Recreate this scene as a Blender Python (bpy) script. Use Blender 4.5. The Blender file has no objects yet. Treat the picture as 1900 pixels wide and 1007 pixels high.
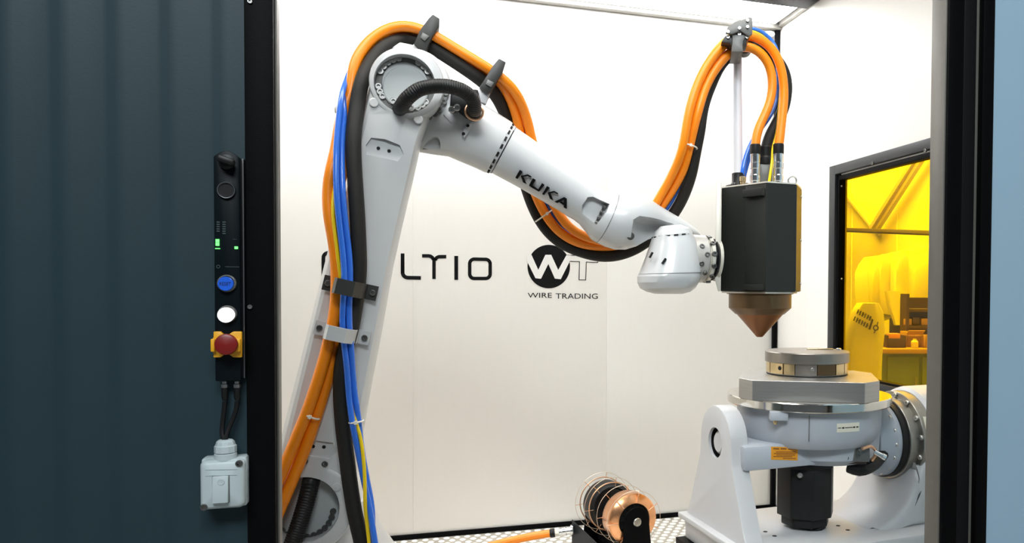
import bpy, bmesh, math, random
from mathutils import Vector as V, Matrix as M
random.seed(4)
S = bpy.context.scene
COL = S.collection
PI = math.pi

# ------------------------------------------------------------------ camera
FPX, CX, CY = 1490.0, 1250.0, 575.0          # focal length and principal point for a 1900x1007 frame
CAM = V((0, 0, 1.49))
TH, PITCH, ROLL = math.radians(17.9), math.radians(1.5), math.radians(0.4)
RH = V((math.cos(TH), -math.sin(TH), 0)); FH = V((math.sin(TH), math.cos(TH), 0)); ZU = V((0, 0, 1))
FW = FH * math.cos(PITCH) - ZU * math.sin(PITCH)
UP0 = RH.cross(FW)
RT = RH * math.cos(ROLL) + UP0 * math.sin(ROLL)
UP = UP0 * math.cos(ROLL) - RH * math.sin(ROLL)
cd = bpy.data.cameras.new('camera'); cam = bpy.data.objects.new('camera', cd); COL.objects.link(cam)
m3 = M((RT, UP, -FW)).transposed()
cam.matrix_world = M.Translation(CAM) @ m3.to_4x4()
cd.sensor_fit = 'HORIZONTAL'; cd.sensor_width = 36; cd.lens = FPX / 1900 * 36
cd.shift_x = -(CX - 950) / 1900; cd.shift_y = (CY - 503.5) / 1900
cd.clip_start = 0.05
S.camera = cam

# ------------------------------------------------------------------ colour management, world, large lights
S.view_settings.view_transform = 'Standard'; S.view_settings.look = 'None'
S.view_settings.gamma = 1; S.view_settings.use_curve_mapping = False
S.view_settings.exposure = 0.0
S.cycles.use_denoising = True
S.cycles.max_bounces = 10; S.cycles.diffuse_bounces = 6; S.cycles.transparent_max_bounces = 12
S.cycles.sample_clamp_indirect = 6
w = bpy.data.worlds.new('hall_air'); S.world = w; w.use_nodes = True
w.node_tree.nodes['Background'].inputs[0].default_value = (0.75, 0.88, 1.0, 1)
w.node_tree.nodes['Background'].inputs[1].default_value = 0.10

def area(name, loc, target, sx, sy, power, col):
    l = bpy.data.lights.new(name, 'AREA'); l.shape = 'RECTANGLE'; l.size = sx; l.size_y = sy
    l.energy = power; l.color = col
    o = bpy.data.objects.new(name, l); COL.objects.link(o); o.location = loc
    o.rotation_euler = (V(target) - V(loc)).to_track_quat('-Z', 'Y').to_euler()
    return o
area('hall_lamp', (-0.6, -2.2, 4.8), (0.2, 1.7, 1.3), 3.0, 1.2, 250, (0.90, 0.97, 1.0))
area('hall_lamp', (4.0, 5.0, 5.2), (4.4, 6.5, 0.8), 2.0, 2.0, 260, (1.0, 0.97, 0.92))
area('hall_lamp', (3.7, 7.6, 4.6), (5.8, 8.9, 1.8), 2.0, 3.0, 520, (1.0, 0.97, 0.92))  # extra unseen lamp, added to brighten the far hall wall

# ------------------------------------------------------------------ pixel -> place helpers (design-time measuring)
def ray(px, py): return RT * ((px - CX) / FPX) - UP * ((py - CY) / FPX) + FW
def at(px, py, d): return CAM + ray(px, py) * d
def hit(px, py, p0, n):
    r = ray(px, py); return CAM + r * ((V(p0) - CAM).dot(n) / r.dot(n))
def hx(px, py, X): return hit(px, py, (X, 0, 0), V((1, 0, 0)))
def hy(px, py, Y): return hit(px, py, (0, Y, 0), V((0, 1, 0)))
def hz(px, py, Z): return hit(px, py, (0, 0, Z), V((0, 0, 1)))
def project(p):
    d = V(p) - CAM; z = d.dot(FW); return CX + FPX * d.dot(RT) / z, CY - FPX * d.dot(UP) / z
# the vertical plane the robot arm works in
RA = math.radians(17)
RTAN = RH * math.cos(RA) + FH * math.sin(RA)
RN = RH * math.sin(RA) - FH * math.cos(RA)
RP0 = at(620, 503, 2.5)
def rp(px, py, n=0.0): return hit(px, py, RP0 + RN * n, RN)
def mpp(px, py, n=0.0): return (rp(px + 1, py, n) - rp(px, py, n)).length

# ------------------------------------------------------------------ materials
def mat(name, col, rough=0.5, metal=0.0, spec=0.5, coat=0.0, noise=0.0, nscale=40, bump=0.0, bscale=200, emit=None, es=0.0, stretch=None):
    m = bpy.data.materials.new(name); m.use_nodes = True
    nt = m.node_tree; b = nt.nodes['Principled BSDF']
    b.inputs['Base Color'].default_value = (*col, 1); b.inputs['Roughness'].default_value = rough
    b.inputs['Metallic'].default_value = metal; b.inputs['Specular IOR Level'].default_value = spec
    b.inputs['Coat Weight'].default_value = coat; b.inputs['Coat Roughness'].default_value = 0.12
    if emit: b.inputs['Emission Color'].default_value = (*emit, 1); b.inputs['Emission Strength'].default_value = es
    tc = nt.nodes.new('ShaderNodeTexCoord'); mp = nt.nodes.new('ShaderNodeMapping')
    nt.links.new(tc.outputs['Object'], mp.inputs[0])
    if stretch: mp.inputs['Scale'].default_value = stretch
    if noise:
        n = nt.nodes.new('ShaderNodeTexNoise'); n.inputs['Scale'].default_value = nscale; n.inputs['Detail'].default_value = 4
        nt.links.new(mp.outputs[0], n.inputs['Vector'])
        mx = nt.nodes.new('ShaderNodeMix'); mx.data_type = 'RGBA'
        mx.inputs['A'].default_value = (*[c * (1 - noise) for c in col], 1)
        mx.inputs['B'].default_value = (*[min(1, c * (1 + noise)) for c in col], 1)
        nt.links.new(n.outputs['Fac'], mx.inputs['Factor']); nt.links.new(mx.outputs['Result'], b.inputs['Base Color'])
    if bump:
        n2 = nt.nodes.new('ShaderNodeTexNoise'); n2.inputs['Scale'].default_value = bscale
        nt.links.new(mp.outputs[0], n2.inputs['Vector'])
        bp = nt.nodes.new('ShaderNodeBump'); bp.inputs['Strength'].default_value = bump; bp.inputs['Distance'].default_value = 0.002
        nt.links.new(n2.outputs['Fac'], bp.inputs['Height']); nt.links.new(bp.outputs[0], b.inputs['Normal'])
    return m
MT = dict(
    wall=mat('white_panel_paint', (0.872, 0.852, 0.806), 0.42, noise=0.012, nscale=6, stretch=(8, 8, 0.6)),
    ceil=mat('white_ceiling_paint', (0.88, 0.88, 0.87), 0.5, noise=0.01),
    trim=mat('grey_trim', (0.20, 0.19, 0.17), 0.45, noise=0.04),
    black=mat('black_powder_coat', (0.003, 0.003, 0.0034), 0.5, spec=0.06, noise=0.15, bump=0.15, bscale=600),
    frame=mat('charcoal_aluminium', (0.022, 0.024, 0.027), 0.42, spec=0.35, noise=0.08, bump=0.1, bscale=500),
    sash=mat('near_black_sash', (0.008, 0.008, 0.009), 0.5, spec=0.1, noise=0.1),
    reveal=mat('dull_metal_reveal', (0.14, 0.135, 0.118), 0.45, 0.3, noise=0.06),
    panel=mat('dark_teal_sheet_metal', (0.0150, 0.0365, 0.0455), 0.50, spec=0.35, noise=0.05, nscale=9, bump=0.05),
    blue_panel=mat('pale_blue_sheet_metal', (0.34, 0.50, 0.62), 0.55, spec=0.2, noise=0.015, nscale=8),
    floor=mat('aluminium_tread_plate', (0.47, 0.43, 0.36), 0.5, 0.3, noise=0.06, nscale=30),
    stud=mat('polished_stud_highlight', (0.93, 0.92, 0.89), 0.32, 0.25, noise=0.02),  # same metal as the plate, polished; stud highlights are put into the paler colour
    robot=mat('light_grey_robot_paint', (0.62, 0.626, 0.624), 0.30, coat=0.25, noise=0.01, nscale=12, bump=0.03, bscale=300),
    robot_lite=mat('pale_grey_cast_paint', (0.56, 0.56, 0.565), 0.38, coat=0.1, noise=0.015, bump=0.05, bscale=200),
    flange=mat('cast_metal_flange', (0.50, 0.48, 0.44), 0.38, 0.2, noise=0.06),
    cast=mat('bluish_grey_cast_paint', (0.44, 0.468, 0.51), 0.40, noise=0.02, bump=0.06, bscale=220),
    cover=mat('matt_grey_cover', (0.52, 0.545, 0.54), 0.5, noise=0.02),
    dark=mat('dark_rubber', (0.007, 0.007, 0.007), 0.45, spec=0.35, noise=0.15),
    dgrey=mat('dark_grey_plastic', (0.030, 0.030, 0.027), 0.45, noise=0.1),
    mgrey=mat('grey_steel_bracket', (0.15, 0.15, 0.142), 0.45, 0.25, noise=0.06),
    lgrey=mat('light_grey_clamp', (0.55, 0.56, 0.56), 0.4, noise=0.03),
    orange=mat('orange_cable_jacket', (1.0, 0.27, 0.003), 0.36, noise=0.03, bump=0.05, bscale=300),
    blue=mat('blue_pneumatic_hose', (0.035, 0.17, 0.72), 0.22, coat=0.3, noise=0.05),
    lblue=mat('light_blue_hose', (0.10, 0.33, 0.85), 0.22, coat=0.3, noise=0.05),
    yellow=mat('yellow_green_wire', (0.88, 0.62, 0.01), 0.3, noise=0.04),
    conduit=mat('black_conduit_sleeve', (0.016, 0.015, 0.0125), 0.6, spec=0.3, noise=0.15, nscale=90, bump=0.3, bscale=500),
    tie=mat('natural_nylon_tie', (0.80, 0.76, 0.66), 0.45, noise=0.03),
    steel=mat('zinc_steel', (0.62, 0.61, 0.58), 0.28, 1.0, noise=0.06),
    chrome=mat('nickel_plated', (0.80, 0.80, 0.80), 0.14, 1.0, noise=0.03),
    bolt=mat('dark_bolt_steel', (0.20, 0.20, 0.19), 0.35, 0.9, noise=0.08),
    hole=mat('hole_black', (0.004, 0.004, 0.004), 0.8, noise=0.2),
    head=mat('dark_green_grey_housing', (0.0195, 0.0212, 0.0180), 0.48, spec=0.28, noise=0.04, bump=0.08, bscale=700),
    cream=mat('cream_aluminium_plate', (0.70, 0.67, 0.58), 0.4, 0.2, noise=0.03),
    bronze=mat('bronze_nozzle_body', (0.14, 0.085, 0.040), 0.36, 0.75, noise=0.10, nscale=14),
    copper_tip=mat('copper_cone', (0.215, 0.09, 0.034), 0.36, 0.75, noise=0.10, nscale=10),
    pole=mat('white_pole_paint', (0.76, 0.75, 0.77), 0.35, noise=0.01),
    platesteel=mat('ground_steel_plate', (0.42, 0.41, 0.39), 0.36, 0.85, noise=0.14, nscale=10, stretch=(1, 1, 14)),
    discsteel=mat('turned_steel_disc', (0.30, 0.27, 0.235), 0.34, 0.85, noise=0.10, nscale=18, stretch=(1, 1, 8)),
    mirror=mat('polished_turntable_steel', (0.72, 0.70, 0.65), 0.12, 1.0, noise=0.04),
    brass=mat('brass_jaw', (0.72, 0.55, 0.30), 0.26, 0.9, noise=0.06),
    gear=mat('gearbox_steel', (0.30, 0.285, 0.255), 0.36, 0.85, noise=0.10),
    copper=mat('copper_welding_wire', (0.90, 0.45, 0.22), 0.24, 0.95, noise=0.03, nscale=20),
    copperwire=mat('copper_plated_rod', (0.80, 0.48, 0.30), 0.28, 0.95, noise=0.06),
    palewire=mat('pale_spool_rod', (0.72, 0.60, 0.48), 0.35, 0.5, noise=0.05),
    ink=mat('black_vinyl', (0.006, 0.006, 0.0065), 0.7, spec=0.12, noise=0.1),
    white=mat('white_vinyl', (0.86, 0.85, 0.82), 0.42, noise=0.01),
    ivory=mat('ivory_label', (0.80, 0.76, 0.62), 0.5, noise=0.03),
    sticker=mat('orange_warning_label', (0.80, 0.33, 0.012), 0.5, noise=0.05),
    stickerink=mat('brown_label_print', (0.30, 0.10, 0.01), 0.5, noise=0.05),
    switch=mat('light_grey_switch_plastic', (0.50, 0.575, 0.585), 0.42, noise=0.015),
    unit=mat('black_unit_plastic', (0.003, 0.0062, 0.0085), 0.4, spec=0.12, noise=0.1, bump=0.05, bscale=500),
    unitprint=mat('grey_unit_print', (0.035, 0.055, 0.06), 0.5, noise=0.05),
    bluebtn=mat('blue_button', (0.012, 0.12, 0.72), 0.35, noise=0.03),
    btnink=mat('navy_button_print', (0.006, 0.02, 0.12), 0.5, noise=0.05),
    red=mat('red_mushroom', (0.21, 0.008, 0.006), 0.4, noise=0.04),
    estop=mat('yellow_guard', (0.86, 0.42, 0.012), 0.42, noise=0.03),
    whitelamp=mat('lit_white_lens', (0.9, 0.9, 0.9), 0.4, noise=0.01, emit=(1, 1, 1), es=1.8),
    green=mat('lit_green_led', (0.02, 0.3, 0.04), 0.4, noise=0.01, emit=(0.12, 1.0, 0.14), es=2.6),
    robot_fill=mat('glowing_robot_fill', (0.9, 0.9, 0.9), 0.5, noise=0.01, emit=(1.0, 0.985, 0.96), es=8.8),
    led=mat('lit_ceiling_diffuser', (0.9, 0.9, 0.9), 0.5, noise=0.01, emit=(0.97, 0.98, 1.0), es=16.0),
    hallwall=mat('hall_wall_cladding', (0.72, 0.70, 0.66), 0.6, noise=0.03, nscale=3),
    beam=mat('hall_steel_brace', (0.42, 0.37, 0.30), 0.5, noise=0.06),
    beamlite=mat('hall_steel_brace_pale', (0.62, 0.58, 0.50), 0.5, noise=0.05),
    rail=mat('dark_hall_rail', (0.10, 0.085, 0.07), 0.5, noise=0.06),
    hallfloor=mat('hall_concrete', (0.28, 0.27, 0.26), 0.6, noise=0.12, nscale=5),
    cloth=mat('white_cover_cloth', (0.86, 0.84, 0.80), 0.7, noise=0.02, bump=0.1, bscale=80),
    benchgreen=mat('green_cabinet_paint', (0.22, 0.30, 0.10), 0.45, noise=0.05),
    wood=mat('beech_worktop', (0.62, 0.38, 0.17), 0.45, noise=0.10, nscale=6, stretch=(1, 12, 12)),
    carton=mat('brown_carton', (0.52, 0.33, 0.16), 0.6, noise=0.06),
    bin=mat('dark_storage_bin', (0.09, 0.06, 0.05), 0.5, noise=0.1),
    orangepart=mat('orange_small_part', (0.85, 0.35, 0.05), 0.4, noise=0.05),
)
def glass_mat():
    m = bpy.data.materials.new('amber_safety_glass'); m.use_nodes = True
    nt = m.node_tree; nt.nodes.remove(nt.nodes['Principled BSDF']); out = nt.nodes['Material Output']
    tr = nt.nodes.new('ShaderNodeBsdfTransparent'); tr.inputs[0].default_value = (0.97, 0.74, 0.003, 1)
    gl = nt.nodes.new('ShaderNodeBsdfGlossy'); gl.inputs[0].default_value = (1, 0.95, 0.8, 1); gl.inputs['Roughness'].default_value = 0.05
    fr = nt.nodes.new('ShaderNodeMath'); fr.operation = 'MULTIPLY'; lw = nt.nodes.new('ShaderNodeLayerWeight'); lw.inputs[0].default_value = .3; nt.links.new(lw.outputs['Facing'], fr.inputs[0]); fr.inputs[1].default_value = .08
    n = nt.nodes.new('ShaderNodeTexNoise'); n.inputs['Scale'].default_value = 3
    bp = nt.nodes.new('ShaderNodeBump'); bp.inputs['Strength'].default_value = 0.02
    nt.links.new(n.outputs['Fac'], bp.inputs['Height']); nt.links.new(bp.outputs[0], gl.inputs['Normal'])
    mx = nt.nodes.new('ShaderNodeMixShader')
    nt.links.new(fr.outputs[0], mx.inputs[0]); nt.links.new(tr.outputs[0], mx.inputs[1]); nt.links.new(gl.outputs[0], mx.inputs[2])
    nt.links.new(mx.outputs[0], out.inputs[0]); return m
MT['amber'] = glass_mat()
def clear_mat():
    m = bpy.data.materials.new('clear_spool_shield'); m.use_nodes = True
    nt = m.node_tree; nt.nodes.remove(nt.nodes['Principled BSDF']); out = nt.nodes['Material Output']
    tr = nt.nodes.new('ShaderNodeBsdfTransparent'); tr.inputs[0].default_value = (0.96, 0.95, 0.92, 1)
    gl = nt.nodes.new('ShaderNodeBsdfGlossy'); gl.inputs['Roughness'].default_value = 0.1
    n = nt.nodes.new('ShaderNodeTexNoise'); n.inputs['Scale'].default_value = 30
    mx = nt.nodes.new('ShaderNodeMixShader'); mr = nt.nodes.new('ShaderNodeMapRange')
    mr.inputs['To Min'].default_value = 0.05; mr.inputs['To Max'].default_value = 0.12
    nt.links.new(n.outputs['Fac'], mr.inputs[0]); nt.links.new(mr.outputs[0], mx.inputs[0])
    nt.links.new(tr.outputs[0], mx.inputs[1]); nt.links.new(gl.outputs[0], mx.inputs[2]); nt.links.new(mx.outputs[0], out.inputs[0]); return m
MT['clear'] = clear_mat()

# ------------------------------------------------------------------ mesh builder
class MB:
    def __init__(s): s.v = []; s.f = []
    def add(s, vs, fs):
        b = len(s.v); s.v += [V(p) for p in vs]; s.f += [tuple(i + b for i in f) for f in fs]; return s
    def addbm(s, bm):
        bm.verts.index_update(); return s.add([v.co.copy() for v in bm.verts], [[v.index for v in f.verts] for f in bm.faces])
    def box(s, c, hx_, hy_, hz_, ux=V((1, 0, 0)), uy=V((0, 1, 0)), uz=V((0, 0, 1)), bev=0.0, seg=2):
        bm = bmesh.new(); bmesh.ops.create_cube(bm, size=2)
        for v in bm.verts: v.co = V((v.co.x * hx_, v.co.y * hy_, v.co.z * hz_))
        if bev: bmesh.ops.bevel(bm, geom=bm.edges[:], offset=bev, segments=seg, affect='EDGES', profile=0.5)
        for v in bm.verts: v.co = V(c) + ux * v.co.x + uy * v.co.y + uz * v.co.z
        s.addbm(bm); bm.free(); return s
    def b2(s, lo, hi, bev=0.0):
        lo, hi = V(lo), V(hi); h = (hi - lo) / 2; return s.box((lo + hi) / 2, abs(h.x), abs(h.y), abs(h.z), bev=bev)
    def prism(s, pts, vec, bev=0.0, seg=2):
        bm = bmesh.new(); vs = [bm.verts.new(V(p)) for p in pts]; f = bm.faces.new(vs)
        r = bmesh.ops.extrude_face_region(bm, geom=[f])
        for e in r['geom']:
            if isinstance(e, bmesh.types.BMVert): e.co += V(vec)
        bmesh.ops.recalc_face_normals(bm, faces=bm.faces[:])
        if bev: bmesh.ops.bevel(bm, geom=bm.edges[:], offset=bev, segments=seg, affect='EDGES', profile=0.5)
        s.addbm(bm); bm.free(); return s
    def lathe(s, o, ax, prof, n=32, a0=0.0, a1=None, caps=True):
        o, ax = V(o), V(ax).normalized(); e1 = ax.orthogonal().normalized(); e2 = ax.cross(e1)
        full = a1 is None; a1 = 2 * PI if full else a1
        k = n if full else n + 1
        vs = []
        for r, h in prof:
            for i in range(k):
                a = a0 + (a1 - a0) * i / n
                vs.append(o + ax * h + (e1 * math.cos(a) + e2 * math.sin(a)) * max(r, 1e-5))
        fs = []
        for j in range(len(prof) - 1):
            for i in range(n):
                i2 = (i + 1) % k
                fs.append((j * k + i, j * k + i2, (j + 1) * k + i2, (j + 1) * k + i))
        if caps and full:
            if prof[0][0] > 1e-4: fs.append(tuple(range(k - 1, -1, -1)))
            if prof[-1][0] > 1e-4: fs.append(tuple((len(prof) - 1) * k + i for i in range(k)))
        return s.add(vs, fs)
    def rings(s, rings, closed_caps=True):
        n = len(rings[0]); vs = [p for r in rings for p in r]; fs = []
        for j in range(len(rings) - 1):
            for i in range(n):
                i2 = (i + 1) % n; fs.append((j * n + i, j * n + i2, (j + 1) * n + i2, (j + 1) * n + i))
        if closed_caps: fs.append(tuple(range(n - 1, -1, -1))); fs.append(tuple((len(rings) - 1) * n + i for i in range(n)))
        return s.add(vs, fs)
    def tube(s, path, r, n=16, step=None, ribs=None, smooth=True):
        P = catmull(path, step or max(0.006, (r if not callable(r) else 0.01) * 0.7)) if smooth else [V(p) for p in path]
        T = [(P[min(i + 1, len(P) - 1)] - P[max(i - 1, 0)]).normalized() for i in range(len(P))]
        e = T[0].orthogonal().normalized(); rings = []; acc = 0
        for i, p in enumerate(P):
            e = (e - T[i] * e.dot(T[i])).normalized(); b = T[i].cross(e)
            rr = r
            if ribs: rr = r * (1.0 if i % 2 else ribs)
            rings.append([p + (e * math.cos(2 * PI * k / n) + b * math.sin(2 * PI * k / n)) * rr for k in range(n)])
        return s.rings(rings)
    def torus(s, o, ax, R, r, n=40, k=8):
        o, ax = V(o), V(ax).normalized(); e1 = ax.orthogonal().normalized(); e2 = ax.cross(e1); vs = []; fs = []
        for i in range(n):
            a = 2 * PI * i / n; d = e1 * math.cos(a) + e2 * math.sin(a)
            for j in range(k):
                b = 2 * PI * j / k; vs.append(o + d * (R + r * math.cos(b)) + ax * r * math.sin(b))
        for i in range(n):
            for j in range(k):
                fs.append((i * k + j, ((i + 1) % n) * k + j, ((i + 1) % n) * k + (j + 1) % k, i * k + (j + 1) % k))
        return s.add(vs, fs)
    def mesh(s, name, m, base=V((0, 0, 0)), sharp=28):
        me = bpy.data.meshes.new(name)
        me.from_pydata([p - base for p in s.v], [], s.f); me.update()
        bm = bmesh.new(); bm.from_mesh(me); bmesh.ops.remove_doubles(bm, verts=bm.verts[:], dist=1e-6)
        bmesh.ops.recalc_face_normals(bm, faces=bm.faces[:]); bm.to_mesh(me); bm.free()
        me.shade_smooth(); me.set_sharp_from_angle(angle=math.radians(sharp))
        if m: me.materials.append(MT[m])
        return me
def catmull(P, step):
    P = [V(p) for p in P]; Q = [P[0] * 2 - P[1]] + P + [P[-1] * 2 - P[-2]]; out = []
    for i in range(1, len(Q) - 2):
        a, b, c, d = Q[i - 1:i + 3]; n = max(2, int((c - b).length / step))
        t0 = 0; t1 = max(1e-6, (b - a).length ** .5); t2 = t1 + max(1e-6, (c - b).length ** .5); t3 = t2 + max(1e-6, (d - c).length ** .5)
        for k in range(n):
            t = t1 + (t2 - t1) * k / n
            A1 = a * ((t1 - t) / (t1 - t0)) + b * ((t - t0) / (t1 - t0)); A2 = b * ((t2 - t) / (t2 - t1)) + c * ((t - t1) / (t2 - t1))
            A3 = c * ((t3 - t) / (t3 - t2)) + d * ((t - t2) / (t3 - t2))
            B1 = A1 * ((t2 - t) / (t2 - t0)) + A2 * ((t - t0) / (t2 - t0)); B2 = A2 * ((t3 - t) / (t3 - t1)) + A3 * ((t - t1) / (t3 - t1))
            out.append(B1 * ((t2 - t) / (t2 - t1)) + B2 * ((t - t1) / (t2 - t1)))
    out.append(P[-1]); return out

BASE = {}
def tag(o, label, cat, group=None, kind=None):
    if label: o['label'] = label
    if cat: o['category'] = cat
    if group: o['group'] = group
    if kind: o['kind'] = kind
    return o
def thing(name, label, cat, base, group=None):
    o = bpy.data.objects.new(name, None); COL.objects.link(o); o.location = V(base); o.empty_display_size = 0.05
    BASE[o] = V(base); return tag(o, label, cat, group)
def obj(name, mb, m, parent=None, label=None, sharp=28, base=None):
    if parent is not None: b = BASE[parent]
    else: b = V(base) if base is not None else V((0, 0, 0))
    me = mb.mesh(name, m, b, sharp) if isinstance(mb, MB) else mb
    o = bpy.data.objects.new(name, me); COL.objects.link(o); BASE[o] = b
    if parent is not None: o.parent = parent
    else: o.location = b
    if label: o['label'] = label
    return o
def single(name, mb, m, label, cat, group=None, sharp=28):
    b = sum(mb.v, V((0, 0, 0))) / len(mb.v); b.z = min(p.z for p in mb.v)
    return tag(obj(name, mb, m, base=b, sharp=sharp), label, cat, group)
def struct(name, mb, m, parent=None):
    o = obj(name, mb, m, parent)
    if parent is None: o['kind'] = 'structure'
    return o
def inst(name, me, loc, axis, parent, spin=0.0):      # shared-mesh piece, its +Z turned to axis
    o = bpy.data.objects.new(name, me); COL.objects.link(o); o.parent = parent; BASE[o] = BASE[parent]
    q = V((0, 0, 1)).rotation_difference(V(axis).normalized())
    o.matrix_local = M.Translation(V(loc) - BASE[parent]) @ q.to_matrix().to_4x4() @ M.Rotation(spin, 4, 'Z')
    return o
def boolean(mb, cutters, sharp=35, name='cut', m=None, base=V((0, 0, 0))):
    a = bpy.data.objects.new('tmp_a', mb.mesh('tmp_a', m, base, sharp)); COL.objects.link(a); cs = []
    for c in cutters:
        o = bpy.data.objects.new('tmp_c', c.mesh('tmp_c', None, base)); COL.objects.link(o); cs.append(o)
        md = a.modifiers.new('b', 'BOOLEAN'); md.operation = 'DIFFERENCE'; md.object = o; md.solver = 'EXACT'; md.use_self = True
    dg = bpy.context.evaluated_depsgraph_get(); dg.update()
    me = bpy.data.meshes.new_from_object(a.evaluated_get(dg))
    for o in cs + [a]: bpy.data.objects.remove(o)
    me.name = name; me.materials.clear()
    if m: me.materials.append(MT[m])
    me.shade_smooth(); me.set_sharp_from_angle(angle=math.radians(sharp)); return me
def screw_mesh(name, r, h, m, hexr=0.5):
    mb = MB().lathe((0, 0, 0), (0, 0, 1), [(r, -h * .3), (r, h * .8), (r * .88, h), (r * hexr, h), (r * hexr, h * .35), (0, h * .35)], 14)
    return mb.mesh(name, m)
SCREW = screw_mesh('socket_screw', 0.010, 0.009, 'steel')
SCREW_D = screw_mesh('socket_screw_dark', 0.009, 0.007, 'bolt')
SCREW_S = screw_mesh('small_screw', 0.0045, 0.004, 'steel')
HOLE = MB().lathe((0, 0, 0), (0, 0, 1), [(0.0052, -0.004), (0.0052, 0.0006), (0, 0.0006)], 14).mesh('hole_plug', 'hole')
def outline_loft(mb, st, k=1.0, n0=0.0, nseg=32, expo=2.0):
    rings = []
    for s in st:
        kk = s[4] if len(s) > 4 else k; nn = s[5] if len(s) > 5 else n0
        T, B = rp(s[0], s[1], nn), rp(s[2], s[3], nn); c = (T + B) / 2; h = (T - B) / 2; L = h.length; ring = []
        for i in range(nseg):
            a = 2 * PI * i / nseg; ca, sa = math.cos(a), math.sin(a)
            u = math.copysign(abs(ca) ** (2 / expo), ca); q = math.copysign(abs(sa) ** (2 / expo), sa)
            ring.append(c + h * u + RN * (L * kk * q))
        rings.append(ring)
    return mb.rings(rings)

# ================================================================== THE SETTING
DCN = 1.49 / -ray(1438, 946).z                # distance of the far corner, standing on the floor
YF, YW, XR, XL, ZC = 1.71, at(1441, 500, DCN).y, at(1441, 500, DCN).x, -2.7, at(1445, 50, DCN).z
# back wall: backing and sandwich panels
wb = struct('wall_back', MB().b2((XL - .06, YW + .012, -.06), (XR + .06, YW + .07, ZC + .06)), 'wall')
xs = [XL, -1.45, hy(766, 500, YW).x, hy(1126, 500, YW).x, XR]
for i in range(len(xs) - 1):
    mb = MB().b2((xs[i] + .0003, YW, 0), (xs[i + 1] - .0003, YW + .012, ZC), bev=.0005)
    struct('wall_panel', mb, 'wall', wb)
# right wall with window opening
Wy0, Wy1 = hx(1790, 600, XR).y, hx(1552, 600, XR).y            # opening, along the wall
Wz0 = hx(1660, 714, XR).z - .012; Wz1 = hx(1640, 298, XR).z - .02
wr = struct('wall_right', MB().b2((XR + .012, Wy1, -.06), (XR + .06, YW + .06, ZC + .06)).b2((XR + .012, YF, -.06), (XR + .06, Wy0, ZC + .06))
            .b2((XR + .012, Wy0, -.06), (XR + .06, Wy1, Wz0)).b2((XR + .012, Wy0, Wz1), (XR + .06, Wy1, ZC + .06)), 'wall')
ys = hx(1497, 400, XR).y
struct('wall_panel', MB().b2((XR, ys + .0005, 0), (XR + .012, YW, ZC), bev=.0005), 'wall', wr)
struct('wall_panel', MB().b2((XR, Wy1, 0), (XR + .012, ys - .0005, ZC)).b2((XR, YF, 0), (XR + .012, Wy0, ZC))
       .b2((XR, Wy0, 0), (XR + .012, Wy1, Wz0)).b2((XR, Wy0, Wz1), (XR + .012, Wy1, ZC)), 'wall', wr)
wl = struct('wall_left', MB().b2((XL - .06, YF, -.06), (XL, YW + .06, ZC + .06)), 'wall')
# ceiling, trims
struct('ceiling', MB().b2((XL, YF, ZC), (XR, YW, ZC + .06)), 'ceil')
struct('trim_1', MB().b2((XL, YW - .05, ZC - .045), (XR, YW, ZC), bev=.008), 'trim')
struct('trim_2', MB().b2((XR - .03, YF, ZC - .032), (XR, YW - .05, ZC), bev=.004), 'trim')
c1 = hy(1443, 700, YW)
struct('trim_3', MB().b2((XR - .034, YW - .03, .0), (XR - .006, YW - .0005, ZC - .03), bev=.003), 'black')
struct('baseboard_back', MB().b2((XL, YW - .012, 0), (XR - .034, YW, .030), bev=.002), 'black')
struct('baseboard_right', MB().b2((XR - .012, YF, 0), (XR, YW - .03, .030), bev=.002), 'black')
# dark rail under the ceiling, luminous panel between it and the back wall
yr = hz(1482, 15, ZC - .05).y
single('ceiling_rail', MB().b2((-1.6, yr - .22, ZC - .05), (XR - .03, yr, ZC - .0005), bev=.004), 'black',
       'black rail running across under the white ceiling near the back wall', 'rail')
t = thing('ceiling_light', 'wide white lit ceiling panel between the black rail and the back wall', 'ceiling light', (.2, (yr + YW) / 2, ZC - .02))
obj('housing', MB().b2((XL + .1, yr + .01, ZC - .014), (XR - .05, YW - .055, ZC - .0005), bev=.003), 'lgrey', t)
obj('diffuser', MB().b2((XL + .11, yr + .02, ZC - .020), (XR - .06, YW - .065, ZC - .0145), bev=.002), 'led', t)
t = thing('robot_fill_light', 'unseen white ceiling light added by the door to light the robot', 'ceiling light', (-.1, 2.16, ZC - .03))  # out of view, added to brighten the front faces of the robot
obj('housing', MB().b2((-1.5, 1.86, ZC - .03), (1.55, 2.46, ZC - .0005), bev=.004), 'lgrey', t)
obj('diffuser', MB().b2((-1.47, 1.89, ZC - .036), (1.52, 2.43, ZC - .0305), bev=.002), 'robot_fill', t)
# floor tread plate and its studs
fl = struct('floor', MB().b2((XL, YF - .02, -.06), (XR, YW, 0)), 'floor')
dome = MB()
for j, (rr, hh) in enumerate([(1.0, 0), (.86, .55), (.55, .88), (.2, 1.0)]): pass
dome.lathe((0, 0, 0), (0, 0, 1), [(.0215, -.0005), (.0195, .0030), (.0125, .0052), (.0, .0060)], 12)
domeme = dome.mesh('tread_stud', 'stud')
rest = MB(); nst = 0; row = 0; y = YW - .040
while y > 3.3:
    x = -1.2 + (row % 2) * .03
    while x < XR - .03:
        px, py = project((x, y, 0))
        seen = (930 < px < 1070 and py < 1016) or (1185 < px < 1300 and py < 1016) or (1395 < px < 1460 and py < 975)
        if seen and nst < 300:
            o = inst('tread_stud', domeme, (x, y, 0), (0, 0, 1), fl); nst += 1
        elif x > -.9:
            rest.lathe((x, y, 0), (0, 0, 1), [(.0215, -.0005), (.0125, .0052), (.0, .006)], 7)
        x += .06
    y -= .053; row += 1
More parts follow.
